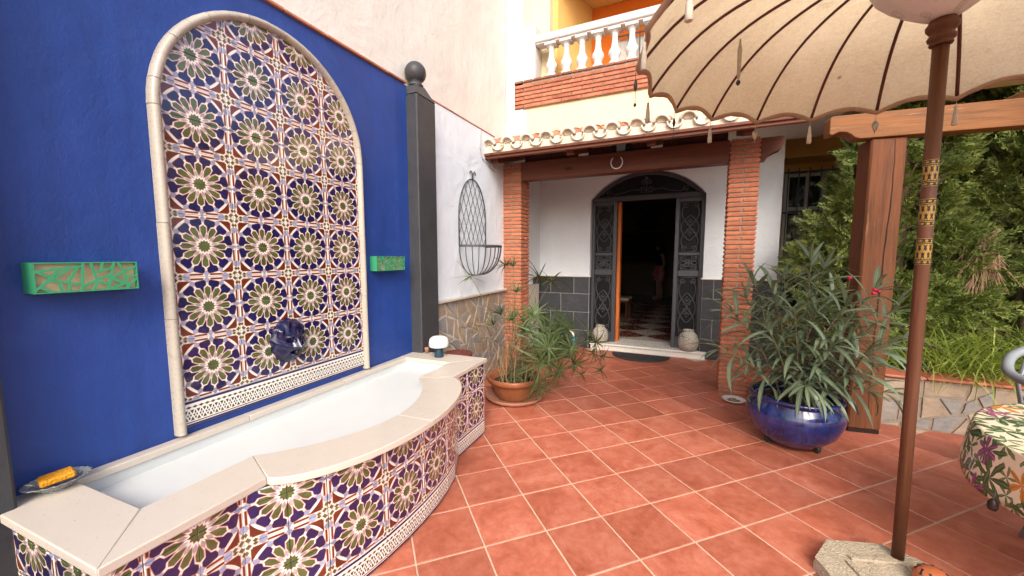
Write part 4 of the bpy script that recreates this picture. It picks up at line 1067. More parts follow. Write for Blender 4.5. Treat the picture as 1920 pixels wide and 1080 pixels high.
pl_ = MB(); pl_.box(-.072, .072, -.07, .07, .382, .425, .004); plm = pl_.mesh('abacus', M['white_paint'])
x = -1.715
while x < .9:
    o = inst(me, 'baluster', bl, (x - BO.x, 4.855 - BO.y, 3.626 - BO.z), (0, 0, random.uniform(0, 3)), (1, 1, .97)); q = inst(plm, 'abacus', o); q.rotation_euler = (0, 0, -o.rotation_euler.z); x += .1925
bb('handrail', M['white_paint'], (-1.905, 1.4, 4.765, 4.945, 4.040, 4.125), .01)
bb('handrail_moulding', M['white_paint'], (-1.904, 1.4, 4.785, 4.925, 4.024, 4.039), .004)
bb('balcony_floor', M['ceil'], (-2.1, BX1, 4.97, 6.0, 3.25, 3.29))
bb('back_wall', M['orange'], (-2.1, BX1, 6.0, 6.2, 3.285, 4.98))
bb('balcony_ceiling', M['deep_yellow'], (-2.1, BX1, 4.95, 6.2, 4.985, 5.1))
m = MB(); m.prism([(-2.06, 5.16), (-1.74, 5.16), (-1.50, 5.999), (-2.06, 5.999)], 3.29, 4.983, lambda a, b, h: (a - BO.x, b - BO.y, h - BO.z)); m.build('side_wall', M['deep_yellow'], bl)
bb('pier', M['yellow_render'], (-2.064, -1.80, 5.02, 5.159, 3.29, 6.5))
bb('upper_wall', M['yellow_render'], (-1.799, BX1, 4.85, 4.949, 5.30, 7.0))
w = bpy.data.objects.new('window', None); link(w, bl); w.location = (-1.15 - BO.x, 5.99 - BO.y, 3.4 - BO.z)
def wb_(name, mat, q, b=0, par=None, off=(0, 0, 0)): m = MB(); m.box(*q, b); return m.build(name, mat, par, loc=off)
wb_('pane', M['window_glass'], (0, 1.25, .0, .006, 0, 1.06), 0, w)
for a, b in ((0, .06), (.30, .35), (.62, .67), (1.19, 1.25)): wb_('frame', M['window_white'], (a, b, -.03, -.001, 0, 1.06), .003, w)
wb_('blind', M['window_white'], (.061, .6, -.012, -.002, .70, 1.05), 0, w)
for i in range(9): wb_('grille_bar', M['iron'], (.03 + i * .15, .044 + i * .15, -.085, -.071, -.05, 1.09), 0, w)
for z in (.5, 1.06): wb_('grille_bar', M['iron'], (0, 1.26, -.092, -.086, z, z + .02), 0, w)

# ---- right-hand wing: yellow wall and barred window behind the conifer
hb('wing_wall', M['deep_yellow'], [(XR - .2, 6.0, 7.2, 7.4, 0, 3.4)])
hb('wing_return', M['white_stucco'], [(XR - .2, XR - .003, YD + .301, 7.199, 0, 3.4)])
hb('wing_beam', M['deep_yellow'], [(XR + .0, 6.0, 6.7, 7.199, 2.78, 3.05)])
hb('wing_soffit', M['yellow_render'], [(XR - .3, 6.0, 5.0, 7.21, 3.05, 3.15)])
w = bpy.data.objects.new('barred_window', None); link(w, hs); w.location = hl(1.16, 7.19, .55)
wb_('pane', M['window_glass'], (0, .95, .0, .006, 0, 2.1), 0, w)
for a, b in ((.0, .06), (.26, .30), (.45, .51), (.89, .95)): wb_('frame', M['window_white'], (a, b, -.03, -.001, 0, 2.1), .003, w)
for z in (0, .55, 1.05, 1.55, 2.04): wb_('frame', M['window_white'], (.0605, .889, -.028, -.002, z, z + .05), .003, w)
for i in range(8): wb_('grille_bar', M['iron'], (.02 + i * .13, .034 + i * .13, -.12, -.106, -.05, 2.15), 0, w)
for z in (.1, .8, 1.5, 2.08): wb_('grille_bar', M['iron'], (-.02, .98, -.126, -.1205, z, z + .025), 0, w)

# ================================================================ small things at the porch
t = thing('horseshoe', 'white painted horseshoe nailed to the porch beam', 'horseshoe', (-.824, 4.497, 2.445))
m = MB(); ps = [(.062 * math.sin(a), 0, -.066 * math.cos(a)) for a in np.linspace(-2.45, 2.45, 28)]; m.tube(ps, [.009 + .004 * math.cos(a / 2.45 * 1.3) for a in np.linspace(-1, 1, 28) * 2.45], 8, flat=.5); m.build('shoe', M['horseshoe'], t, True)
m = MB(); m.lathe([(.006, 0), (.006, .006), (0, .008)], 10); o = m.build('nail', M['iron'], t); o.rotation_euler = (R(90), 0, 0)
t = thing('porch_lantern', 'dark boxy lantern tucked above the porch beam', 'lantern', (-.79, 4.60, 2.565))
m = MB(); m.box(-.10, -.055, -.05, .05, 0, .11, .004); m.box(.045, .10, -.05, .05, 0, .11, .004); m.box(-.10, .10, -.05, .05, .1105, .125, .003); m.build('case', M['sheet_black'], t)
m = MB(); m.box(-.054, .044, -.042, .042, .002, .109, .003); m.build('glass', M['lamp_glass'], t)
t = thing('doormat', 'dark half-round embossed rubber doormat in front of the step', 'doormat', (-.665, 5.872, .002))
m = MB(); hp = [(.40 * math.cos(a), -.42 * math.sin(a)) for a in np.linspace(math.pi, 0, 41)]; m.prism(hp, 0, .012); m.build('mat_base', M['mat'], t)
m = MB(); m.tube([(.37 * math.cos(a), -.025 - .375 * math.sin(a), .012) for a in np.linspace(0, math.pi, 40)], .007, 6)
for i in range(5):
    for sx in (-1, 1): m.tube([(sx * (.05 + .065 * i) + .025 * math.cos(a) , -.12 - .03 * math.cos(i) - .04 * math.sin(a) , .012) for a in np.linspace(0, 5.5, 16)], .005, 5)
for i in range(3):
    for sx in (-1, 1): m.tube([(sx * (.05 + .085 * i) + .03 * math.cos(a), -.25 + .03 * i + .035 * math.sin(a), .012) for a in np.linspace(0, 5.5, 16)], .005, 5)
m.build('embossed_scrolls', M['mat'], t, True)
def jar(label, x, y, sc, rz):
    t = thing('ceramic_jar', label, 'jar', (x, y, .1055), rz, 'patterned jars flanking the door'); t.scale = (sc,) * 3
    pr = [(.07, 0), (.10, .015), (.122, .07), (.125, .13), (.108, .20), (.075, .235), (.066, .245), (.066, .262), (.074, .27), (.064, .272), (.056, .255), (.05, .24)]
    m = MB(); m.lathe(pr, 36); m.uv = [(math.atan2(p[1], p[0]) / (2 * math.pi) + .5, p[2] / .272) for p in m.v]; m.build('body', M['jar'], t, True)
    m = MB(); m.tube([(.105 * math.cos(a), -.072 - .02 * math.sin(a), .215 - .03 * abs(math.sin(a))) for a in np.linspace(0, math.pi, 18)], .004, 6); m.build('handle', M['iron'], t, True)
jar('round patterned ceramic jar on the step left of the doorway', -1.285, 5.995, .98, 1.5)
jar('round patterned ceramic jar on the step right of the doorway', -.045, 5.99, 1.08, .3)
t = thing('ceiling_lamp', 'dark hanging lamp dim inside the doorway', 'hanging lamp', (-1.02, 9.3, 2.0))
m = MB(); m.lathe([(.02, .45), (.05, .40), (.16, .22), (.26, .08), (.27, .06), (.25, .07), (.1, .2), (.015, .4)], 20); m.build('shade', M['bronze_dark'], t, True)
m = MB(); m.tube([(0, 0, .42), (0, 0, .998)], .008, 6); m.build('cord', M['bronze_dark'], t)
t = thing('wall_picture', 'dim framed picture on the back wall of the room', 'picture', (-1.75, 14.19, 1.15))
m = MB(); m.box(-.62, .62, -.03, 0, 0, 1.1, .01); m.build('frame', M['rafter'], t)
m = MB(); m.box(-.54, .54, -.034, -.0305, .08, 1.02); m.build('canvas', M['soil'], t)
t = thing('bench', 'cream cushioned bench just inside the doorway on the left', 'bench', (-1.52, 8.6, .104))
m = MB(); m.box(-.3, .3, -.25, .25, .40, .46, .02); m.build('cushion', M['cushion'], t)
for a in (-.26, .26):
    for b in (-.21, .21): m = MB(); m.box(a - .02, a + .02, b - .02, b + .02, 0, .36); m.build('leg', M['rafter'], t)
m = MB(); m.box(-.3, .3, -.25, .25, .361, .399); m.build('seat_frame', M['rafter'], t)

# ---- person inside
t = thing('person', 'person in black top and pink shorts standing inside the dark doorway', 'person', (-.965, 12.55, .104), R(-60))
J = {'pelvis': (0, 0, .93), 'waist': (0, .01, 1.08), 'chest': (0, .0, 1.28), 'neck': (0, .0, 1.47), 'head0': (0, -.02, 1.55), 'head1': (0, -.03, 1.66)}
verts = []; edges = []; rad = []; ix = {}
def jv(nm, p, r, par=None):
    ix[nm] = len(verts); verts.append(p); rad.append(r)
    if par: edges.append((ix[par], ix[nm]))
jv('pelvis', (0, 0, .93), (.15, .11)); jv('waist', (0, .01, 1.08), (.12, .085), 'pelvis'); jv('chest', (0, 0, 1.28), (.15, .10), 'waist'); jv('neck', (0, .01, 1.45), (.055, .055), 'chest')
jv('head0', (0, -.015, 1.54), (.075, .085), 'neck'); jv('head1', (0, -.02, 1.65), (.075, .09), 'head0')
for sx, nm in ((-1, 'l'), (1, 'r')):
    jv('hip' + nm, (sx * .09, 0, .86), (.095, .095), 'pelvis'); jv('knee' + nm, (sx * .10, -.02 * sx, .48), (.06, .062), 'hip' + nm); jv('calf' + nm, (sx * .10, .02, .33), (.055, .058), 'knee' + nm); jv('ank' + nm, (sx * .10, .02, .09), (.036, .04), 'calf' + nm)
    jv('foot' + nm, (sx * .11, -.13, .035), (.04, .03), 'ank' + nm)
    jv('sh' + nm, (sx * .18, 0, 1.38), (.05, .05), 'chest'); jv('el' + nm, (sx * .23, .03, 1.10), (.038, .038), 'sh' + nm); jv('wr' + nm, (sx * .22, -.06, .87), (.026, .026), 'el' + nm); jv('hand' + nm, (sx * .21, -.09, .78), (.035, .02), 'wr' + nm)
    for q in range(5):
        jv('f%d%s' % (q, nm), (sx * (.21 - .012 * (q - 2)), -.10 - .012 * q, .70 + (.06 if q == 0 else .008 * abs(q - 2))), (.009, .009), 'hand' + nm)
me = bpy.data.meshes.new('body'); me.from_pydata(verts, edges, []); me.materials.append(M['skin']); o = inst(me, 'body', t)
sk = o.modifiers.new('skin', 'SKIN'); sd_ = me.skin_vertices[0].data if me.skin_vertices else None
if sd_ is None:
    bpy.context.view_layer.objects.active = o
    bmm = bmesh.new(); bmm.from_mesh(me); bmm.verts.layers.skin.verify(); bmm.to_mesh(me); bmm.free(); sd_ = me.skin_vertices[0].data
for i, r in enumerate(rad): sd_[i].radius = r
sd_[0].use_root = True
ss = o.modifiers.new('sub', 'SUBSURF'); ss.levels = 2; ss.render_levels = 2
m = MB(); m.lathe([(.155, 1.0), (.13, 1.08), (.155, 1.22), (.175, 1.34), (.13, 1.42), (.08, 1.44)], 20, sy=.75); m.build('top', M['black_cloth'], t, True)
m = MB()
for sx in (-1, 1): m.lathe([(.118, .62), (.112, .78), (.12, .9)], 16, (sx * .088, 0, 0))
m.lathe([(.185, .84), (.175, .95), (.145, 1.06)], 20, sy=.74); m.build('shorts', M['pink_cloth'], t, True)
m = MB(); m.lathe([(.0, 1.74), (.06, 1.73), (.095, 1.68), (.105, 1.6), (.10, 1.5), (.07, 1.42)], 18, (0, .02, 0)); m.build('hair', M['hair'], t, True)
m = MB(); m.lathe([(0, -.012), (.01, -.006), (.008, .01), (0, .018)], 8, (0, -.117, 1.585))
for sx in (-1, 1): m.lathe([(0, -.009), (.009, 0), (0, .009)], 8, (sx * .03, -.098, 1.605))
m.box(-.022, .022, -.108, -.098, 1.535, 1.545); m.build('face_features', M['skin'], t, True)
# ================================================================ wire wall basket
t = wthing('wire_wall_basket', 'black wire hanging basket with arched trellis back on the white wall', 'wire basket', 2.79, .012, 1.53)
W_ = .30
fr = [(0, -W_, 0), (0, -W_, .28)] + [(0, W_ * math.cos(a), .28 + .42 * math.sin(a)) for a in np.linspace(math.pi, 0, 22)] + [(0, W_, 0)]
m = MB(); m.tube(fr, .0065, 8); m.build('arch_frame', M['iron'], t, True)
def inside(y, z): return abs(y) <= W_ and (z <= .28 or (y / W_) ** 2 + ((z - .28) / .42) ** 2 <= 1)
m = MB()
for sg in (-1, 1):
    for c in np.arange(-1.6, 1.6, .19):
        seg = [(y, sg * y * 1.9 + c) for y in np.linspace(-W_, W_, 61)]; seg = [(y, z) for y, z in seg if z >= -.02 and inside(y, z)]
        if len(seg) > 1: m.tube([(.001 * sg, seg[0][0], seg[0][1]), (.001 * sg, seg[-1][0], seg[-1][1])], .0028, 5)
m.build('lattice', M['iron'], t)
rim = [(.30 * math.sin(a), -W_ * math.cos(a) , 0) for a in np.linspace(0, math.pi, 26)]
m = MB(); m.tube(rim, .009, 8, flat=1.2); m.build('rim', M['iron'], t, True)
for a in np.linspace(.0, math.pi, 15):
    e = Vector((.30 * math.sin(a), -W_ * math.cos(a), 0)); b = Vector((.03, 0, -.31)); m = MB()
    m.tube([Vector((.03 + (e.x - .03) * math.cos(q) ** .8, e.y * math.cos(q) ** .8, -.31 * math.sin(q))) for q in np.linspace(0, math.pi / 2 - .01, 16)], .0062, 6, flat=.6); m.build('basket_bar', M['iron'], t, True)
m = MB()
for sg in (-1, 1): m.tube([(0, sg * .004, .69), (0, sg * .006, .73), (0, sg * .014, .765), (0, sg * .034, .785), (0, sg * .056, .775), (0, sg * .062, .752)], .0055, 6)
m.build('finial', M['iron'], t, True)

# ================================================================ parasol
HUB = Vector((.842, 2.199, 2.335)); RAD = 1.15; NRIB = 21; HGT = .38
TIPX = [(1422, 226)]
def px_plane(x, y, z):
    d = _f + _r * (x - 960) / F_PX - _u * (y - PPY) / F_PX; k = (z - CAM_H) / d[2]; return Vector(_c + k * d)
tp = px_plane(1422, 226, HUB.z); A0 = math.atan2(tp.y - HUB.y, tp.x - HUB.x)
ps = thing('parasol', 'cream cotton garden parasol with red ribs, tassels and carved wooden pole', 'parasol', (.89, 2.25, .0))
PO = Vector((.89, 2.25, 0))
def can(r, a, sag=0):
    q = r / RAD; return HUB + Vector((r * math.cos(a), r * math.sin(a), HGT * (1 - q ** 4.2) - sag)) - PO
SUB, NR_ = 8, 22; m = MB(); vs = []; nA = NRIB * SUB
for i in range(NR_ + 1):
    for k in range(nA):
        a = A0 + 2 * math.pi * k / nA; f = (k % SUB) / SUB; sc = math.sin(math.pi * f)
        q = .045 + (.955) * (i / NR_) ** .85; r = RAD * q * (1 - .030 * sc * q ** 3)
        vs.append(can(r, a, .018 * sc * q * (1 - q * .6)))
m.add(vs, [(i * nA + k, i * nA + (k + 1) % nA, (i + 1) * nA + (k + 1) % nA, (i + 1) * nA + k) for i in range(NR_) for k in range(nA)]); cano = m.build('canopy', M['canopy'], ps, True)
rim_p = vs[-nA:]
m = MB(); hv = []
for k in range(nA):
    p = Vector(rim_p[k]); o_ = Vector((p.x + PO.x - HUB.x, p.y + PO.y - HUB.y, 0)).normalized()
    hv += [p + o_ * .004 + Vector((0, 0, .006)), p - o_ * .008 - Vector((0, 0, .022 + .003 * math.sin(k * 2.1))), p - o_ * .020 + Vector((0, 0, .002))]
m.add(hv, [(3 * k + j, 3 * ((k + 1) % nA) + j, 3 * ((k + 1) % nA) + j + 1, 3 * k + j + 1) for k in range(nA) for j in range(2)]); m.build('hem', M['hem'], ps, True)
for j in range(NRIB):
    a = A0 + 2 * math.pi * j / NRIB; m = MB(); m.tube([can(r, a) - Vector((0, 0, .012)) for r in np.linspace(.06, RAD * .992, 22)], .0085, 6, flat=.8); m.build('rib', M['rib'], ps, True)
def tassel(p, kind, seed):
    rr = random.Random(seed); m = MB(); p = Vector(p)
    if kind == 0:      # long cotton tassel
        m.tube([p, p - Vector((0, 0, .04))], .002, 5); m.lathe([(.001, -.035), (.008, -.04), (.008, -.055), (.011, -.06), (.009, -.066), (.014, -.11), (.016, -.165), (.012, -.168), (0, -.16)], 10, p, wob=lambda t_, i: 1 + .15 * math.sin(5 * t_)); mat = M['tassel']
    elif kind == 1:    # bead and wrapped drop
        m.tube([p, p - Vector((0, 0, .05))], .002, 5); m.lathe([(0, -.04), (.006, -.045), (.012, -.075), (.006, -.10), (.002, -.105), (.002, -.17), (.007, -.175), (.009, -.185), (0, -.195)], 10, p); mat = M['bead']
    else:              # pressed leaf pendant
        m.tube([p, p - Vector((0, 0, .055))], .002, 5)
        hp = [(0, -.05), (-.012, -.055), (-.022, -.072), (-.018, -.10), (0, -.135), (.018, -.10), (.022, -.072), (.012, -.055)]
        m.prism(hp, -.003, .003, lambda a, b, h: (p.x + a * .95 - h * .3, p.y + a * .3 + h, p.z + b)); m.lathe([(0, -.134), (.005, -.142), (0, -.152)], 8, p); mat = M['shell']
    return m, mat
kinds = {0: 2, 1: 0, 2: 1, 3: 0, 4: 1, 5: 0, -1: 0, -2: 2, -3: 0}
for j in range(NRIB):
    a = A0 + 2 * math.pi * j / NRIB; jj = j if j < 12 else j - NRIB
    m, mat = tassel((0, 0, 0), kinds.get(jj, j % 3), j); m.build('tassel', mat, ps, True, loc=can(RAD * 1.0, a) - Vector((0, 0, .012))).scale = (.85, .85, .85)
# one longer cord hanging inside the canopy
p0 = can(.80, A0 + R(30)); m = MB(); m.tube([p0, p0 - Vector((0, 0, .03)), p0 - Vector((0, 0, .06)), p0 - Vector((0, 0, .20)), p0 - Vector((0, 0, .225))], [.003, .006, .012, .009, .003], 8); m.build('tie_strap', M['tassel'], ps, True)
m = MB(); m.lathe([(0, -.255), (.009, -.246), (.012, -.236), (.008, -.226), (0, -.222)], 10, p0); m.build('strap_bead', M['bead'], ps, True)
# lace bag, collar, pole
top = Vector((-.048, -.051, 2.335)); ax = top.normalized()
q = Vector((0, 0, 1)).rotation_difference(ax)
m = MB(); m.lathe([(.040, 0), (.075, .022), (.12, .055), (.165, .095), (.205, .14), (.225, .18)], 48, wob=lambda t_, i: 1 + .02 * math.sin(8 * t_) * (i > 0)); m.uv = [(math.atan2(p[1], p[0]) / (2 * math.pi) + .5, p[2] / .16) for p in m.v]
o = m.build('lace_bag', M['lace'], ps, True, loc=top + ax * .012); o.rotation_mode = 'QUATERNION'; o.rotation_quaternion = q
m = MB(); m.lathe([(.0, -.085), (.034, -.085), (.036, -.079), (.031, -.073), (.040, -.066), (.043, -.056), (.037, -.046), (.034, -.041), (.040, -.034), (.048, -.022), (.049, -.010), (.043, -.002), (.038, .010), (0, .012)], 32)
o = m.build('collar', M['pole'], ps, True, loc=top); o.rotation_mode = 'QUATERNION'; o.rotation_quaternion = q
m = MB(); m.tube([Vector((0, 0, 0)) + top * k for k in (.012, .3, .6, .962)], [.0225, .0230, .0240, .0250], 24); m.build('pole', M['pole'], ps, True)
m = MB(); m.tube([top + Vector((0, 0, -.01)), top + ax * .2, Vector(HUB) - PO + Vector((0, 0, HGT + .05))], .02, 12); m.build('upper_pole', M['pole'], ps, True)
def on_pole(k, rr, th): 
    e1 = ax.orthogonal().normalized(); e2 = ax.cross(e1); return top * k + (e1 * math.cos(th) + e2 * math.sin(th)) * rr
for z0, z1 in ((1.705, 1.81), (1.545, 1.655), (1.388, 1.495)):
    bd = bpy.data.objects.new('painted_band', None)
    m = MB(); m.tube([top * (z0 / 2.335), top * (z1 / 2.335)], .0248, 24, cap=False); bo = m.build('painted_band', M['gold_paint'], ps, True)
    m = MB(); zm = (z0 + z1) / 2; h = (z1 - z0) / 2
    for dz in (-h * .93, -h * .72, -h * .6, h * .6, h * .72, h * .93): m.tube([on_pole((zm + dz) / 2.335, .0250, th) for th in np.linspace(0, 2 * math.pi, 25)[:-1]], .0016, 4, closed=True)
    nF = 9
    for i in range(nF):
        th = 2 * math.pi * i / nF
        for dz, s_ in ((-h * .28, 1), (h * .28, -1)):
            c0 = [(0, .014), (.10, .006), (.20, .016), (.09, -.003), (.17, -.015), (0, -.009), (-.17, -.015), (-.09, -.003), (-.20, .016), (-.10, .006)]
            pts_ = [on_pole((zm + dz + s_ * b) / 2.335, .0253, th + (a + .17 * (dz > 0)) * 1.5) for a, b in c0]; m.add(pts_, [tuple(range(10))])
        for dz in (-h * .83, h * .83): m.obox(Matrix.Translation(on_pole((zm + dz) / 2.335, .0251, th)), .003, .003, .004)
    m.build('motif', M['black_paint'], bo)
t = thing('concrete_stand', 'rough pebbled concrete parasol base with chamfered corners', 'parasol base', (.82, 2.06, 0), R(18))
oc = [(-.25, -.12), (-.12, -.25), (.12, -.25), (.25, -.12), (.25, .12), (.12, .25), (-.12, .25), (-.25, .12)]
m = MB(); m.prism(oc, 0, .035); m.prism(shrink(oc, .004), .0351, .06, inset=.055, bz=.002); m.build('slab', M['concrete'], t)
m = MB(); 
for k in range(4):
    m.obox(Matrix.Rotation(R(90 * k), 4, 'Z') @ Matrix.Translation((.12, .0, .066)), .012, .10, .006, .003)
m.build('raised_cross', M['concrete'], t)
t = thing('painted_pot', 'small orange painted pot with black leaf strokes beside the parasol foot', 'pot', (.945, 2.10, .04))
m = MB(); m.lathe([(0, 0), (.04, 0), (.06, .03), (.062, .06), (.045, .085), (.02, .094), (0, .095)], 28); m.build('body', M['paint_pot'], t, True)
m = MB()
for i in range(9):
    a = i * .7; m.obox(Matrix.Rotation(a, 4, 'Z') @ Matrix.Translation((.046, 0, .0815)) @ Matrix.Rotation(R(42), 4, 'Y') @ Matrix.Rotation(R(25), 4, 'Z'), .014, .004, .002, .001)
m.build('strokes', M['black_paint'], t)

# ================================================================ pergola
pg = thing('pergola', 'weathered brown timber pergola post carrying a shaped beam', 'pergola', (1.275, 4.07, 0))
m = MB(); pr = MB(); pr.box(-.112, .112, -.10, .10, .03, 2.315, .012); pr.build('post', M['post'], pg, rot=(0, 0, R(8)))
m = MB(); m.box(-.104, .104, -.093, .093, .0, .0295); m.build('rotted_foot', M['crack'], pg, rot=(0, 0, R(8)))
m = MB(); rr = random.Random(4); zz = np.linspace(.2, 2.3, 26); px_ = .02; vs = []
for i, z in enumerate(zz): px_ += rr.uniform(-.006, .006); w_ = .0015 + .004 * math.sin(math.pi * i / 25) * rr.uniform(.6, 1.2); vs += [(px_ - w_, -.1015, z), (px_ + w_, -.1015, z)]
m.add(vs, [(2 * i, 2 * i + 1, 2 * i + 3, 2 * i + 2) for i in range(25)]); m.build('crack', M['crack'], pg, rot=(0, 0, R(8)))
prof = [(0, .04), (.0, .155), (.012, .172), (3.2, .172), (3.2, -.012), (.20, -.012), (.165, .0), (.145, .02), (.11, .045), (.06, .05), (.02, .03)][::-1]
m = MB(); m.prism(prof, -.065, .065, lambda a, b, h: (a, -h, b)); o = m.build('beam', M['pergola'], pg, loc=(-.375, -.09, 2.328), rot=(0, 0, R(5))); bv = o.modifiers.new('e', 'BEVEL'); bv.width = .006; bv.segments = 2
for i, x in enumerate((.9, 1.7, 2.5)):
    m = MB(); m.box(-.05, .05, -.9, 2.2, 0, .12, .006); m.build('cross_rafter', M['pergola'], pg, loc=(x, .1, 2.505), rot=(0, 0, R(5)))
m = MB(); m.box(-.10, .10, -.10, .10, .0, 2.3, .012); m.build('post', M['post'], pg, loc=(2.9, .2, 0), rot=(0, 0, R(8)))

# ================================================================ raised bed
rb = thing('raised_bed', 'low raised garden bed faced with flagstones and red tile coping', 'garden bed', (1.45, 4.24, 0))
m = MB(); m.box(0, 4.0, .012, .20, 0, .425); m.box(0, .2, .2005, 3.0, 0, .425); m.build('mortar_backing', M['mortar'], rb)
rs = random.Random(11); 
for poly in shards((0, 2.1, 0, .424), .030, rs, .6):
    poly = shrink(poly, rs.uniform(.006, .011))
    if len(poly) < 3: continue
    poly = jag(poly, rs, .010); cx = sum(p[0] for p in poly) / len(poly); cy = sum(p[1] for p in poly) / len(poly); m = MB()
    m.prism([(p[0] - cx, p[1] - cy) for p in poly], 0, rs.uniform(.006, .014), lambda a, b, h: (a, -h, b)); o = m.build('stone', M['flag'], rb, loc=(cx, .013, cy)); o.rotation_euler = (rs.uniform(-.02, .02), 0, 0)
m = MB(); m.box(-.14, .14, -.03, .22, .426, .446, .005); cme2 = m.mesh('coping_tile', M['floor_tile'])
for i in range(13): inst(cme2, 'coping_tile', rb, (.14 + i * .284, 0, random.uniform(0, .002)))
m = MB(); m.box(.201, 4.5, .201, 3.0, .0, .40); m.build('soil', M['ground'], rb)
# strap grass
m = MB(); rr = random.Random(21)
def blade(m, p, az, L, w, lean, droop, seg=6):
    d = Vector((math.cos(az), math.sin(az), 0)); sd_ = Vector((-math.sin(az), math.cos(az), 0)); vs = []
    p = Vector(p); el = lean; q = p.copy()
    for i in range(seg + 1):
        t_ = i / seg; ww = w * (1 - t_ ** 2.2) * (.6 + .4 * min(1, t_ * 5)) + .0003; vs += [q - sd_ * ww, q + sd_ * ww]
        q = q + (d * math.cos(el) + Vector((0, 0, 1)) * math.sin(el)) * (L / seg); el -= droop / seg
    m.add(vs, [(2 * i, 2 * i + 1, 2 * i + 3, 2 * i + 2) for i in range(seg)])
for i in range(150):
    bx, by = rr.uniform(1.55, 4.2), 4.42 + 1.1 * rr.random() ** 1.5
    for k in range(rr.randint(12, 20)):
        az = rr.uniform(0, 2 * math.pi) if rr.random() < .4 else rr.gauss(-1.9, .8); blade(m, (bx + rr.gauss(0, .03), by + rr.gauss(0, .03), .40), az, rr.uniform(.38, .80), rr.uniform(.004, .0075), rr.uniform(.5, 1.45), rr.uniform(.8, 2.1))
tag(m.build('strap_grass', M['grass']), 'bright green arching strap grass filling the raised bed', 'grass', kind='stuff')
t = thing('garden_light', 'small black solar stake light among the grass', 'garden light', (2.35, 4.75, .40))
m = MB(); m.tube([(0, 0, 0), (0, 0, .22)], .006, 6); m.build('stake', M['sheet_black'], t)
m = MB(); m.obox(Matrix.Translation((0, 0, .235)) @ Matrix.Rotation(R(20), 4, 'X'), .05, .02, .016, .004); m.build('lamp_head', M['sheet_black'], t)

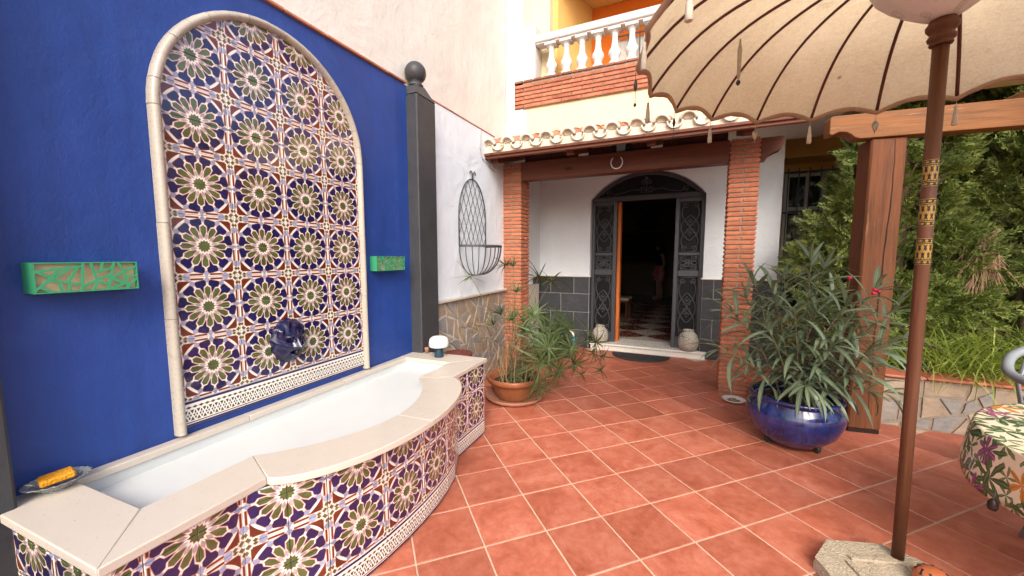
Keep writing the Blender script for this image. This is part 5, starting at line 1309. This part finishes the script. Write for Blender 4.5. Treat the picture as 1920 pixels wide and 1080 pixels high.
# ================================================================ conifers
def conifer(label, x, y, h, rad, seed, n_cl, z0=.40, dead=0, lean=0):
    rr = np.random.default_rng(seed); t = thing('conifer_tree', label, 'tree', (x, y, z0), 0, 'conifers behind the raised bed')
    m = MB(); ph = rr.uniform(0, 6)
    tr = [(math.sin(z * 1.7 + ph) * .04, math.cos(z * 1.3) * .04, z) for z in np.linspace(-.05, h * .92, 14)]
    m.tube(tr, [max(.012, .10 * (1 - i / 14)) for i in range(14)], 9)
    for k in range(3): m.tube([(0.03 * math.cos(k * 2), .03 * math.sin(k * 2), -.05), (.07 * math.cos(k * 2.1), .07 * math.sin(k * 2.1), .5), (.03 * math.cos(k * 2.4), .03 * math.sin(k * 2.4), 1.2)], [.06, .045, .02], 7)
    m.build('trunk', M['bark'], t, True)
    m = MB()
    for k in range(34):
        z = rr.uniform(.25, h * .85); a = rr.uniform(0, 6.28); L = rad * (1 - (z / h) ** 1.6) * rr.uniform(.6, .95); m.tube([(0, 0, z), (L * .5 * math.cos(a), L * .5 * math.sin(a), z + .08), (L * math.cos(a), L * math.sin(a), z + .22)], [.02, .013, .005], 5)
    m.build('branches', M['bark'], t, True)
    # foliage sprays: flat feathery fans of small scale-leaf faces
    V = []; Fq = []; nv = 0; deadlist = []
    lob = rr.uniform(.72, 1.18, 24); lobz = rr.uniform(0, 6.28, 24)
    clumps = []
    for c in range(max(60, n_cl // 19)):
        z = h * rr.uniform(.03, 1.0) ** .9; a = rr.uniform(0, 2 * math.pi)
        rmax = rad * max(.08, (1 - (z / h) ** 2.4)) * (.84 + .16 * math.sin(3 * a + z * 4.1)) * lob[int(a / 6.284 * 24)]
        r = rmax * rr.uniform(.72, .98); clumps.append((np.array([r * math.cos(a), r * math.sin(a), z]), a, rr.uniform(.10, .19)))
    for c in range(n_cl):
        cp, a, cr = clumps[rr.integers(len(clumps))]; dv = rr.normal(0, 1, 3); dv /= np.linalg.norm(dv)
        o_ = np.array([math.cos(a), math.sin(a), .45]); dv = dv + o_ * .55; dv /= np.linalg.norm(dv)
        p = cp + dv * cr * rr.uniform(.35, 1.0) ** .6
        out = dv + o_ * .35 + rr.normal(0, .30, 3) + np.array([0, 0, .1]); out /= np.linalg.norm(out)
        nrm = np.cross(out, rr.normal(0, 1, 3)); nrm /= np.linalg.norm(nrm); side = np.cross(nrm, out)
        L = rr.uniform(.11, .23)
        nb = 7
        for b in range(nb):
            f = (b + .5) / nb
            for sg in (-1, 1):
                base = p + out * (L * f); ang = R(48) * (1 - .35 * f); l2 = L * .48 * (1 - f * .65)
                d = out * math.cos(ang) + side * (sg * math.sin(ang)) + nrm * rr.normal(0, .16); d /= np.linalg.norm(d); sd_ = np.cross(d, nrm)
                wv_ = .007 + .004 * rr.uniform()
                # pinnule: kinked narrow rhombus pair
                mid = base + d * l2 * .55; tip = base + d * l2 + nrm * rr.normal(0, .008)
                V += [base, mid + sd_ * wv_, tip, mid - sd_ * wv_]; Fq.append((nv, nv + 1, nv + 2, nv + 3)); nv += 4
                e1 = mid + (d * .6 + sd_ * .8) * l2 * .34; V += [base + d * l2 * .3, mid + sd_ * .010, e1, mid + d * .01]; Fq.append((nv, nv + 1, nv + 2, nv + 3)); nv += 4
    me = bpy.data.meshes.new('crown'); me.from_pydata([tuple(v) for v in V], [], Fq); me.materials.append(M['conifer']); inst(me, 'crown', t)
    if dead:
        m = MB(); r2 = random.Random(seed); a = -2.40; cc_ = Vector((rad * .99 * math.cos(a), rad * .99 * math.sin(a), 1.0))
        m.tube([cc_ + Vector((.16, .2, .25)), cc_ + Vector((.05, .05, .16)), cc_ + Vector((0, 0, .02)), cc_ + Vector((0, 0, -.08))], [.035, .04, .045, .02], 8)
        for k in range(dead):
            dv = Vector((r2.gauss(0, .20), r2.gauss(-.10, .08), -1)).normalized(); st = cc_ + Vector((r2.gauss(0, .035), r2.gauss(0, .03), r2.uniform(-.05, .22))); L_ = r2.uniform(.14, .42); cu = Vector((r2.gauss(0, .05), 0, .03))
            m.tube([st, st + dv * L_ * .5 + cu * .4, st + dv * L_ + cu], [.0055, .004, .0015], 4)
        m.build('dead_twigs', M['conifer_dead'], t)
    return t
conifer('feathery green conifer behind the pergola post, nearest the house window', 1.82, 5.30, 2.75, .74, 31, 2600)
conifer('broad green conifer with hanging dead twigs right of the parasol pole', 2.90, 5.45, 3.1, .85, 32, 3000, dead=170)
conifer('dense conifer at the right edge behind the table', 4.15, 5.5, 3.3, 1.0, 33, 3000)
conifer('darker conifer standing deeper in the garden behind the others', 2.6, 6.45, 3.6, .75, 34, 1800)
conifer('tall conifer deep in the garden at the far right', 4.9, 6.6, 3.9, 1.1, 35, 2000)
conifer('low conifer bush filling the gap between the bigger conifers', 3.5, 6.3, 3.4, .85, 36, 1800)

# ================================================================ leaf helpers
def leaf_mesh(L, w, droop, fold=.25, seg=7, name='leaf', mat=None):
    m = MB(); el = 0; q = Vector((0, 0, 0)); vs = []; uv = []
    for i in range(seg + 1):
        t_ = i / seg; ww = w * (math.sin(math.pi * min(1, t_ * .96 + .03)) ** .75) * (1 - .25 * t_) + .0004
        if i == seg: ww = .0004
        vs += [q + Vector((0, -ww, fold * ww)), q, q + Vector((0, ww, fold * ww))]; uv += [(0, t_), (.5, t_), (1, t_)]
        q = q + Vector((math.cos(el), 0, math.sin(el))) * (L / seg); el -= droop / seg
    m.add(vs, [f for i in range(seg) for f in ((3 * i, 3 * i + 3, 3 * i + 4, 3 * i + 1), (3 * i + 1, 3 * i + 4, 3 * i + 5, 3 * i + 2))]); m.uv = uv
    return m.mesh(name, mat, True)
def orient(d, roll=0):
    d = Vector(d).normalized(); return (d.to_track_quat('X', 'Z') @ Matrix.Rotation(roll, 3, 'X').to_quaternion()).to_euler()

# ================================================================ oleander in cobalt pot
PC = Vector((.725, 3.53, 0))
t = thing('blue_pot', 'wide cobalt blue glazed pot on small dark feet holding the oleander', 'pot', PC)
m = MB(); m.lathe([(r_ * .95, z_) for r_, z_ in [(.0, .022), (.14, .022), (.20, .038), (.285, .12), (.325, .21), (.33, .26), (.315, .315), (.292, .345), (.29, .355), (.312, .368), (.318, .38), (.312, .392), (.29, .395), (.275, .385), (.272, .36), (.28, .30)]], 64); m.build('body', M['cobalt'], t, True)
for a in (R(200), R(320), R(80)):
    m = MB(); m.box(-.024, .024, -.018, .018, 0, .042, .006); m.build('foot', M['sheet_black'], t, loc=(.17 * math.cos(a), .17 * math.sin(a), .002), rot=(0, 0, a))
m = MB(); m.lathe([(0, .335), (.15, .33), (.262, .325)], 40, wob=lambda a, i: 1); m.build('soil', M['soil'], t)
m = MB(); rr = random.Random(2)
for i in range(160):
    a, r_ = rr.uniform(0, 6.28), .26 * rr.random() ** .5; p = Vector((r_ * math.cos(a), r_ * math.sin(a), .34)); d = Vector((rr.gauss(0, 1), rr.gauss(0, 1), rr.gauss(0, .3))).normalized() * rr.uniform(.02, .06); m.tube([p, p + d], .0018, 4)
tag(m.build('litter', M['bark_mulch'], t), kind='stuff')
ol = thing('oleander', 'grey-green oleander shrub with a few crimson flowers in the cobalt pot', 'shrub', PC + Vector((0, 0, .33)))
OB = PC + Vector((0, 0, .33))
lm_ = [leaf_mesh(L, w, dr, .3, mat=M['oleander']) for L, w, dr in ((.245, .0160, .55), (.22, .0152, .9), (.28, .0165, 1.2), (.19, .0145, .35))]
tips = [((1372, 585), 3.35), ((1350, 655), 3.25), ((1412, 530), 3.5), ((1448, 545), 3.35), ((1520, 490), 3.55), ((1545, 505), 3.7), ((1585, 575), 3.3), ((1560, 555), 3.9), ((1640, 548), 3.5), ((1600, 600), 3.75), ((1675, 585), 3.6),
        ((1690, 640), 3.45), ((1640, 660), 3.3), ((1655, 735), 3.4), ((1512, 722), 3.16), ((1560, 650), 3.2), ((1490, 590), 3.3), ((1435, 610), 3.25), ((1400, 560), 3.75), ((1470, 520), 3.8), ((1620, 700), 3.25), ((1530, 590), 3.45), ((1590, 640), 3.4), ((1455, 640), 3.6)]
leafjobs = []; rr = random.Random(9)
def ray_y(x, y, Y): d = _f + _r * (x - 960) / F_PX - _u * (y - PPY) / F_PX; return Vector(_c + d * (Y / d[1]))
for (px_, Yp) in tips:
    tip = ray_y(px_[0], px_[1], Yp) - OB; b = Vector((tip.x * .18 + rr.uniform(-.05, .05), tip.y * .18 + rr.uniform(-.05, .05), 0)); b.x = max(-.2, min(.2, b.x)); b.y = max(-.2, min(.2, b.y))
    mid = b.lerp(tip, .5) + Vector((-tip.x * .12, -tip.y * .12, .10)); N_ = 16
    cv = [b * (1 - q) ** 2 + mid * 2 * q * (1 - q) + tip * q * q for q in np.linspace(0, 1, N_)]
    m = MB(); m.tube(cv, [.0075 - .0045 * i / N_ for i in range(N_)], 6); m.build('stem', M['woody'] if rr.random() < .4 else M['stem'], ol, True)
    Lc = sum((cv[i + 1] - cv[i]).length for i in range(N_ - 1)); nw = max(4, int(Lc * .80 / .058))
    for w_ in range(nw):
        f = .22 + .78 * w_ / (nw - 1); i = min(N_ - 2, int(f * (N_ - 1))); p = cv[i].lerp(cv[i + 1], f * (N_ - 1) - i); d = (cv[i + 1] - cv[i]).normalized(); e1 = d.orthogonal().normalized(); e2 = d.cross(e1); a0 = w_ * 1.05 + rr.uniform(0, .5)
        kk = 3 if w_ < nw - 1 else 5
        for k in range(kk):
            a = a0 + 2 * math.pi * k / kk; up = .35 + .75 * (f - .22) + rr.uniform(-.15, .2)
            if w_ == nw - 1: up = 1.5
            dr = (e1 * math.cos(a) + e2 * math.sin(a)) + d * up - Vector((0, 0, .32 * (1 - f) + .05)); leafjobs.append((f, p, dr, rr.uniform(.72, 1.18), rr.uniform(-.4, .4), rr.randrange(4)))
rr.shuffle(leafjobs); leafjobs.sort(key=lambda j: j[1].y - .15 * j[1].z)
for j in leafjobs[:300]: inst(lm_[j[5]], 'leaf', ol, j[1], orient(j[2], j[4]), (j[3],) * 3)
vs_, fs_, uv_ = [], [], []
for j in leafjobs[300:]:
    me = lm_[j[5]]; mt = Matrix.Translation(j[1]) @ orient(j[2], j[4]).to_matrix().to_4x4() @ Matrix.Scale(j[3], 4); n0 = len(vs_)
    vs_ += [tuple(mt @ v.co) for v in me.vertices]; fs_ += [tuple(i + n0 for i in p.vertices) for p in me.polygons]; uv_ += [(c, .5) for i in range(len(me.vertices) // 3) for c in (0, .5, 1)]
if vs_:
    m = MB(); m.v, m.f, m.uv = vs_, fs_, uv_; tag(m.build('inner_leaves', M['oleander'], ol, True), kind='stuff')
for px_, Yp in (((1593, 524), 3.5), ((1640, 546), 3.45), ((1648, 549), 3.47), ((1638, 553), 3.44)):
    p = ray_y(px_[0], px_[1], Yp) - OB; m = MB()
    for k in range(6): a = k * 1.05; m.lathe([(0, 0), (.007, .006), (.008, .014), (0, .022)], 7, (.007 * math.cos(a), .007 * math.sin(a), 0))
    m.build('flower', M['petal'], ol, True, loc=p)
    if px_[0] == 1593: m = MB(); m.tube([Vector((0, 0, 0)), Vector((-.01, .0, -.12)), Vector((.0, 0, -.3))], .002, 5); m.build('flower_stalk', M['stem'], ol, loc=p)

# ================================================================ plant behind the oleander
t = thing('patterned_planter', 'blue and white ceramic planter half hidden behind the oleander', 'planter', (.90, 4.35, 0))
a = Mat('blue_white_ceramic'); n_ = a.noise(30, 3); M['delft'] = a.set(a.mix((n_ - .5).step(.03), (.62, .62, .60), (.03, .06, .22)), .15, None, 0, .5)
m = MB(); m.lathe([(.10, .0), (.15, .02), (.20, .14), (.21, .25), (.22, .265), (.235, .27), (.235, .28), (.205, .28), (.19, .25)], 36); m.build('body', M['delft'], t, True)
m = MB(); m.lathe([(0, .255), (.195, .25)], 24); m.build('soil', M['soil'], t)
m = MB(); m.lathe([(.0, 0), (.16, 0), (.17, .01), (.16, .012), (0, .006)], 24); m.build('saucer', M['saucer'], t, loc=(0, 0, -.0))
bs = thing('lime_bush', 'yellow-green leafy plant behind the oleander', 'plant', (.90, 4.35, .26)); lml = [leaf_mesh(.075, .017, .5, .2, 5, mat=M['leaf_lime']), leaf_mesh(.055, .014, .3, .2, 5, mat=M['leaf_lime'])]; rr = random.Random(15)
for i in range(9):
    a_ = rr.uniform(0, 6.28); tip = Vector((rr.uniform(.06, .26) * math.cos(a_), rr.uniform(.06, .26) * math.sin(a_), rr.uniform(.25, .62))); m = MB(); cv = [Vector((0, 0, 0)).lerp(tip, q) + Vector((0, 0, .04 * math.sin(q * 3.1))) for q in np.linspace(0, 1, 8)]; m.tube(cv, .004, 5); m.build('stem', M['stem'], bs)
    for k in range(24):
        q = rr.uniform(.3, 1); p = Vector((0, 0, 0)).lerp(tip, q) + Vector((0, 0, .04 * math.sin(q * 3.1))); inst(rr.choice(lml), 'leaf', bs, p, orient((rr.gauss(0, 1), rr.gauss(0, 1), rr.gauss(.3, .5)), rr.uniform(-.5, .5)), (rr.uniform(.7, 1.2),) * 3)

# ================================================================ papyrus in terracotta bowl
PB = Vector((-1.60, 3.50, 0))
t = thing('plant_saucer', 'wide pale terracotta saucer under the papyrus bowl', 'saucer', PB)
m = MB(); m.lathe([(0, .004), (.24, .004), (.275, .02), (.292, .050), (.285, .054), (.262, .026), (.23, .016), (0, .016)], 56); m.build('dish', M['saucer'], t, True)
t = thing('terracotta_bowl', 'terracotta bowl pot with thick rim beside the fountain', 'pot', PB + Vector((0, 0, .017)))
m = MB(); m.lathe([(0, 0), (.16, 0), (.175, .015), (.225, .13), (.245, .165), (.262, .17), (.272, .185), (.275, .215), (.266, .226), (.25, .222), (.242, .205), (.225, .16), (.2, .10)], 56); m.build('body', M['terracotta'], t, True)
m = MB(); m.lathe([(0, .165), (.215, .16)], 36); m.build('soil', M['soil'], t)
pp = thing('papyrus_plant', 'papyrus with spidery drooping umbrella leaf heads in the terracotta bowl', 'plant', PB + Vector((0, 0, .18))); PBO = PB + Vector((0, 0, .18))
def umbel_mesh(n, L, droop, mat, seed, up=.35, w=.0058):
    rr = random.Random(seed); m = MB()
    for k in range(n):
        az = 2 * math.pi * k / n + rr.uniform(-.15, .15); el = rr.gauss(up, .28); blade(m, (0, 0, 0), az, L * rr.uniform(.65, 1.1), w * rr.uniform(.8, 1.2), el, droop * rr.uniform(.6, 1.3), 5)
    return m.mesh('leaf_head', mat)
um = [umbel_mesh(22, .20, .9, M['papyrus'], 1), umbel_mesh(25, .18, 1.1, M['papyrus'], 2), umbel_mesh(20, .24, .7, M['papyrus'], 3, .1), umbel_mesh(18, .14, .5, M['papyrus'], 4, .7)]
udry = umbel_mesh(13, .15, 1.6, M['dry'], 5, .2); uhang = umbel_mesh(13, .17, .15, M['papyrus'], 6, .05)
heads = [((948, 498), 3.62, 1, 0), ((962, 500), 3.55, 3, 0), ((968, 548), 3.5, 3, 0), ((1033, 528), 3.75, 0, 0), ((1010, 520), 3.8, 2, 0), ((882, 518), 3.35, 'h', 0), ((900, 612), 3.25, 'd', 0), ((1022, 598), 3.5, 1, .4), ((1052, 600), 3.55, 0, .5), ((1000, 590), 3.3, 1, .1),
         ((1005, 640), 3.25, 2, .4), ((1035, 640), 3.3, 1, .5), ((1062, 645), 3.45, 0, .6), ((1098, 635), 3.55, 2, .7), ((1075, 680), 3.4, 1, .8), ((1050, 690), 3.25, 2, .8), ((1003, 722), 3.15, 2, .9), ((1090, 700), 3.5, 0, .9), ((985, 620), 3.3, 1, .2), ((960, 600), 3.3, 3, 0), ((1030, 672), 3.2, 1, .7), ((1045, 618), 3.4, 2, .5), ((925, 610), 3.4, 3, 0), ((1015, 655), 3.2, 0, .6),
         ((940, 590), 3.55, 3, 0), ((980, 600), 3.45, 2, .1), ((1070, 610), 3.6, 1, .6), ((1110, 660), 3.6, 0, .8), ((1040, 655), 3.35, 2, .6)]
rr = random.Random(33)
heads += [((p_[0] + rr.gauss(0, 17), p_[1] + rr.gauss(8, 16)), y_ + rr.gauss(0, .1), rr.randrange(3), b_) for p_, y_, k_, b_ in heads if b_ >= .4]
for (px_, Yp, kd, bend) in heads:
    tip = ray_y(px_[0], px_[1], Yp) - PBO; a_, r_ = rr.uniform(0, 6.28), .15 * rr.random() ** .5; b = Vector((r_ * math.cos(a_), r_ * math.sin(a_), -.01))
    mid = b.lerp(tip, .5) + Vector((0, 0, .10 + .22 * bend)) - Vector((tip.x, tip.y, 0)) * (.10 + .25 * bend); cv = [b * (1 - q) ** 2 + mid * 2 * q * (1 - q) + tip * q * q for q in np.linspace(0, 1, 12)]
    m = MB(); m.tube(cv, [.0036 - .0012 * i / 12 for i in range(12)], 5); m.build('stem', M['dry'] if kd == 'd' else M['stem'], pp)
    d = (cv[-1] - cv[-2]).normalized(); q_ = Vector((0, 0, 1)).rotation_difference(d if kd != 'h' else Vector((.2, -.1, .9)).normalized())
    me = udry if kd == 'd' else (uhang if kd == 'h' else um[kd]); o = inst(me, 'leaf_head', pp, tip, q_.to_euler(), (rr.uniform(.9, 1.25),) * 3)
for k in range(46):                       # bare lower stalks
    a_, r_ = rr.uniform(0, 6.28), .19 * rr.random() ** .5; b = Vector((r_ * math.cos(a_), r_ * math.sin(a_), -.01)); tip = b + Vector((rr.gauss(.02, .06), rr.gauss(0, .05), rr.uniform(.18, .52)))
    m = MB(); m.tube([b, b.lerp(tip, .5) + Vector((rr.gauss(0, .01), 0, 0)), tip], [.0035, .003, .002], 5); m.build('stem', M['dry'] if rr.random() < .45 else M['stem'], pp)
t = thing('grey_planter', 'grey plastic planter behind the papyrus by the slate dado', 'planter', (-1.66, 5.35, 0))
m = MB(); m.lathe([(.13, 0), (.17, .30), (.185, .31), (.185, .335), (.165, .335), (.15, .28), (0, .28)], 32); m.build('body', M['grey_pot'], t, True)
t = thing('hose_nozzle', 'turquoise and white curved hose nozzle hooked on the grey planter', 'nozzle', (-1.50, 5.30, .20))
m = MB(); m.tube([(0, -.03, -.02), (.005, -.03, .06), (.0, -.03, .11)], [.022, .026, .024], 12); m.build('grip', M['turquoise'], t, True)
m = MB(); m.tube([(0, -.03, .111), (-.012, -.03, .15), (-.04, -.02, .175), (-.075, 0, .18)], [.022, .021, .019, .017], 12); m.build('spout', M['white_ceramic'], t, True)
t = thing('ceramic_bowl', 'dark red glazed bowl rim peeking up behind the basin corner', 'bowl', WP(2.13, .19, 0))
m = MB(); m.lathe([(.07, 0), (.11, .30), (.13, .50), (.135, .53), (.125, .535), (.10, .49), (0, .45)], 28); m.build('body', pm('dark_red_glaze', (.12, .035, .03), .25, .2), t, True)
t = thing('pet_dish', 'white oval dish of dry pet food on the floor by the brick pillar', 'dish', (.395, 4.31, .002))
m = MB(); m.lathe([(0, .002), (.06, .002), (.095, .022), (.105, .03), (.10, .032), (.07, .018), (0, .012)], 40); m.build('plate', M['white_ceramic'], t, True)
m = MB(); rr = random.Random(3)
for i in range(60): a_, r_ = rr.uniform(0, 6.28), .055 * rr.random() ** .5; m.obox(Matrix.Translation((r_ * math.cos(a_), r_ * math.sin(a_), .018)) @ Matrix.Rotation(rr.uniform(0, 3), 4, 'Z'), .005, .005, .004, .001)
tag(m.build('food', M['kibble'], t), kind='stuff')

def catmull(P, n):
    P = [Vector(p) for p in P]; P = [P[0]] + P + [P[-1]]; out = []
    for i in range(1, len(P) - 2):
        for k in range(n):
            t_ = k / n; a, b, c, d = P[i - 1:i + 3]; out.append(.5 * ((2 * b) + (c - a) * t_ + (2 * a - 5 * b + 4 * c - d) * t_ ** 2 + (3 * b - a - 3 * c + d) * t_ ** 3))
    return out + [P[-2]]
# ================================================================ table with cloth, chair
TC = Vector((1.845, 2.19, 0)); TR = .715; TH = .68
tb = thing('garden_table', 'round grey-legged garden table under a botanical print cloth', 'table', TC)
m = MB(); m.lathe([(0, TH - .03), (TR - .02, TH - .03), (TR - .012, TH - .016), (TR - .02, TH - .006), (0, TH - .006)], 64); m.build('tabletop', M['grey_plastic'], tb)
for k in range(4):
    a_ = R(114) + k * math.pi / 2; m = MB(); d = Vector((math.cos(a_), math.sin(a_), 0)); m.tube([d * .50 + Vector((0, 0, TH - .031)), d * .66], [.026, .022], 12); m.build('leg', M['table_leg'], tb, True)
tc = thing('tablecloth', 'cream tablecloth printed with green leaves and purple flowers on the table', 'tablecloth', TC)
m = MB(); nA = 160; rings = [(r_, TH + .001) for r_ in list(np.linspace(.02, TR * .985, 14)) + [TR]]; vs = []; uv = []
for r_, z in rings:
    for k in range(nA): a_ = 2 * math.pi * k / nA; vs.append((r_ * math.cos(a_), r_ * math.sin(a_), z)); uv.append((.5 + r_ * math.cos(a_), .5 + r_ * math.sin(a_)))
for i in range(1, 11):
    f = (i / 10) ** 1.5
    for k in range(nA):
        a_ = 2 * math.pi * k / nA; wv_ = math.sin(a_ * 9 + .6) * .5 + math.sin(a_ * 14 + 2) * .28 + .22 * math.sin(a_ * 5); drop = .20 + .035 * math.sin(a_ * 4 + 1.1)
        r_ = TR + .008 * min(1, f * 4) + .030 * wv_ * f ** .8 + .012 * f; z = TH + .001 - drop * f; vs.append((r_ * math.cos(a_), r_ * math.sin(a_), z)); rr_ = TR + drop * f; uv.append((.5 + rr_ * math.cos(a_), .5 + rr_ * math.sin(a_)))
NRg = len(rings) + 10; m.add(vs, [(i * nA + k, i * nA + (k + 1) % nA, (i + 1) * nA + (k + 1) % nA, (i + 1) * nA + k) for i in range(NRg - 1) for k in range(nA)] + [tuple(range(nA))[::-1]]); m.uv = uv
o = m.build('cloth', M['cloth'], tc, True); sl_ = o.modifiers.new('t', 'SOLIDIFY'); sl_.thickness = .0012
dw = Vector(_f + _r * (1862 - 960) / F_PX - _u * (942 - PPY) / F_PX); kk = min((q for q in np.linspace(.5, 3, 2000) if abs(math.hypot(q * dw.x - TC.x, q * dw.y - TC.y) - TR - .035) < .004), default=1.6); wpt = Vector(_c) + dw * kk
t = thing('cloth_weight', 'dark acorn-shaped weight clipped to the tablecloth hem', 'cloth weight', wpt)
m = MB(); m.lathe([(0, -.03), (.012, -.03), (.016, -.018), (.015, .0), (.008, .012), (.004, .016), (0, .017)], 16); m.build('weight', M['bronze'], t, True)
m = MB(); m.tube([(0, 0, .016), (.003, 0, .04), (0, 0, max(.05, TH - .23 - wpt.z))], .0025, 6); m.build('clip', M['iron'], t)
ch = thing('garden_chair', 'grey moulded plastic garden chair tucked behind the table', 'chair', (2.12, 3.36, 0), R(8))
m = MB(); arm = lambda sx: [(sx * .27, -.22, .42), (sx * .29, -.235, .55), (sx * .292, -.215, .63), (sx * .295, -.15, .668), (sx * .30, .02, .675), (sx * .285, .18, .70), (sx * .22, .27, .78), (sx * .10, .30, .84)]
m.tube(catmull(arm(-1) + [(0, .305, .85)] + arm(1)[::-1], 5), .027, 12); m.build('arm_frame', M['grey_plastic'], ch, True)
m = MB(); m.box(-.235, .235, -.23, .20, .40, .43, .012); m.build('seat', M['grey_plastic'], ch)
for x in np.linspace(-.18, .18, 5): m = MB(); m.tube([(x, .20, .42), (x * 1.05, .25, .62), (x * .9, .295 - abs(x) * .25, .81 - abs(x) * .22)], .016, 8, flat=.5); m.build('back_slat', M['grey_plastic'], ch, True)
for sx in (-1, 1):
    m = MB(); m.tube([(sx * .27, -.22, .42), (sx * .285, -.26, .0)], [.027, .020], 12); m.build('leg', M['grey_plastic'], ch, True); m = MB(); m.tube([(sx * .23, .20, .42), (sx * .25, .28, .0)], [.027, .020], 12); m.build('leg', M['grey_plastic'], ch, True)
# ================================================================ blue woven stool at the lower left
az = R(168.86); D = 1.42; rS = .20; az_c = az + math.asin(rS / D)
t = thing('woven_stool', 'blue woven rope stool cut off at the lower left corner', 'stool', (D * math.cos(az_c), D * math.sin(az_c), 0))
m = MB(); m.lathe([(.15, 0), (.18, .05), (.20, .20), (.20, .52), (.19, .60), (.15, .645), (0, .65)], 36); m.build('woven_body', M['weave'], t, True)
m = MB(); 
for z in np.linspace(.04, .60, 15): m.tube([(.201 * math.cos(a_), .201 * math.sin(a_), z) for a_ in np.linspace(0, 2 * math.pi, 37)[:-1]], .010, 6, closed=True)
m.build('rope_coils', M['weave'], t, True)
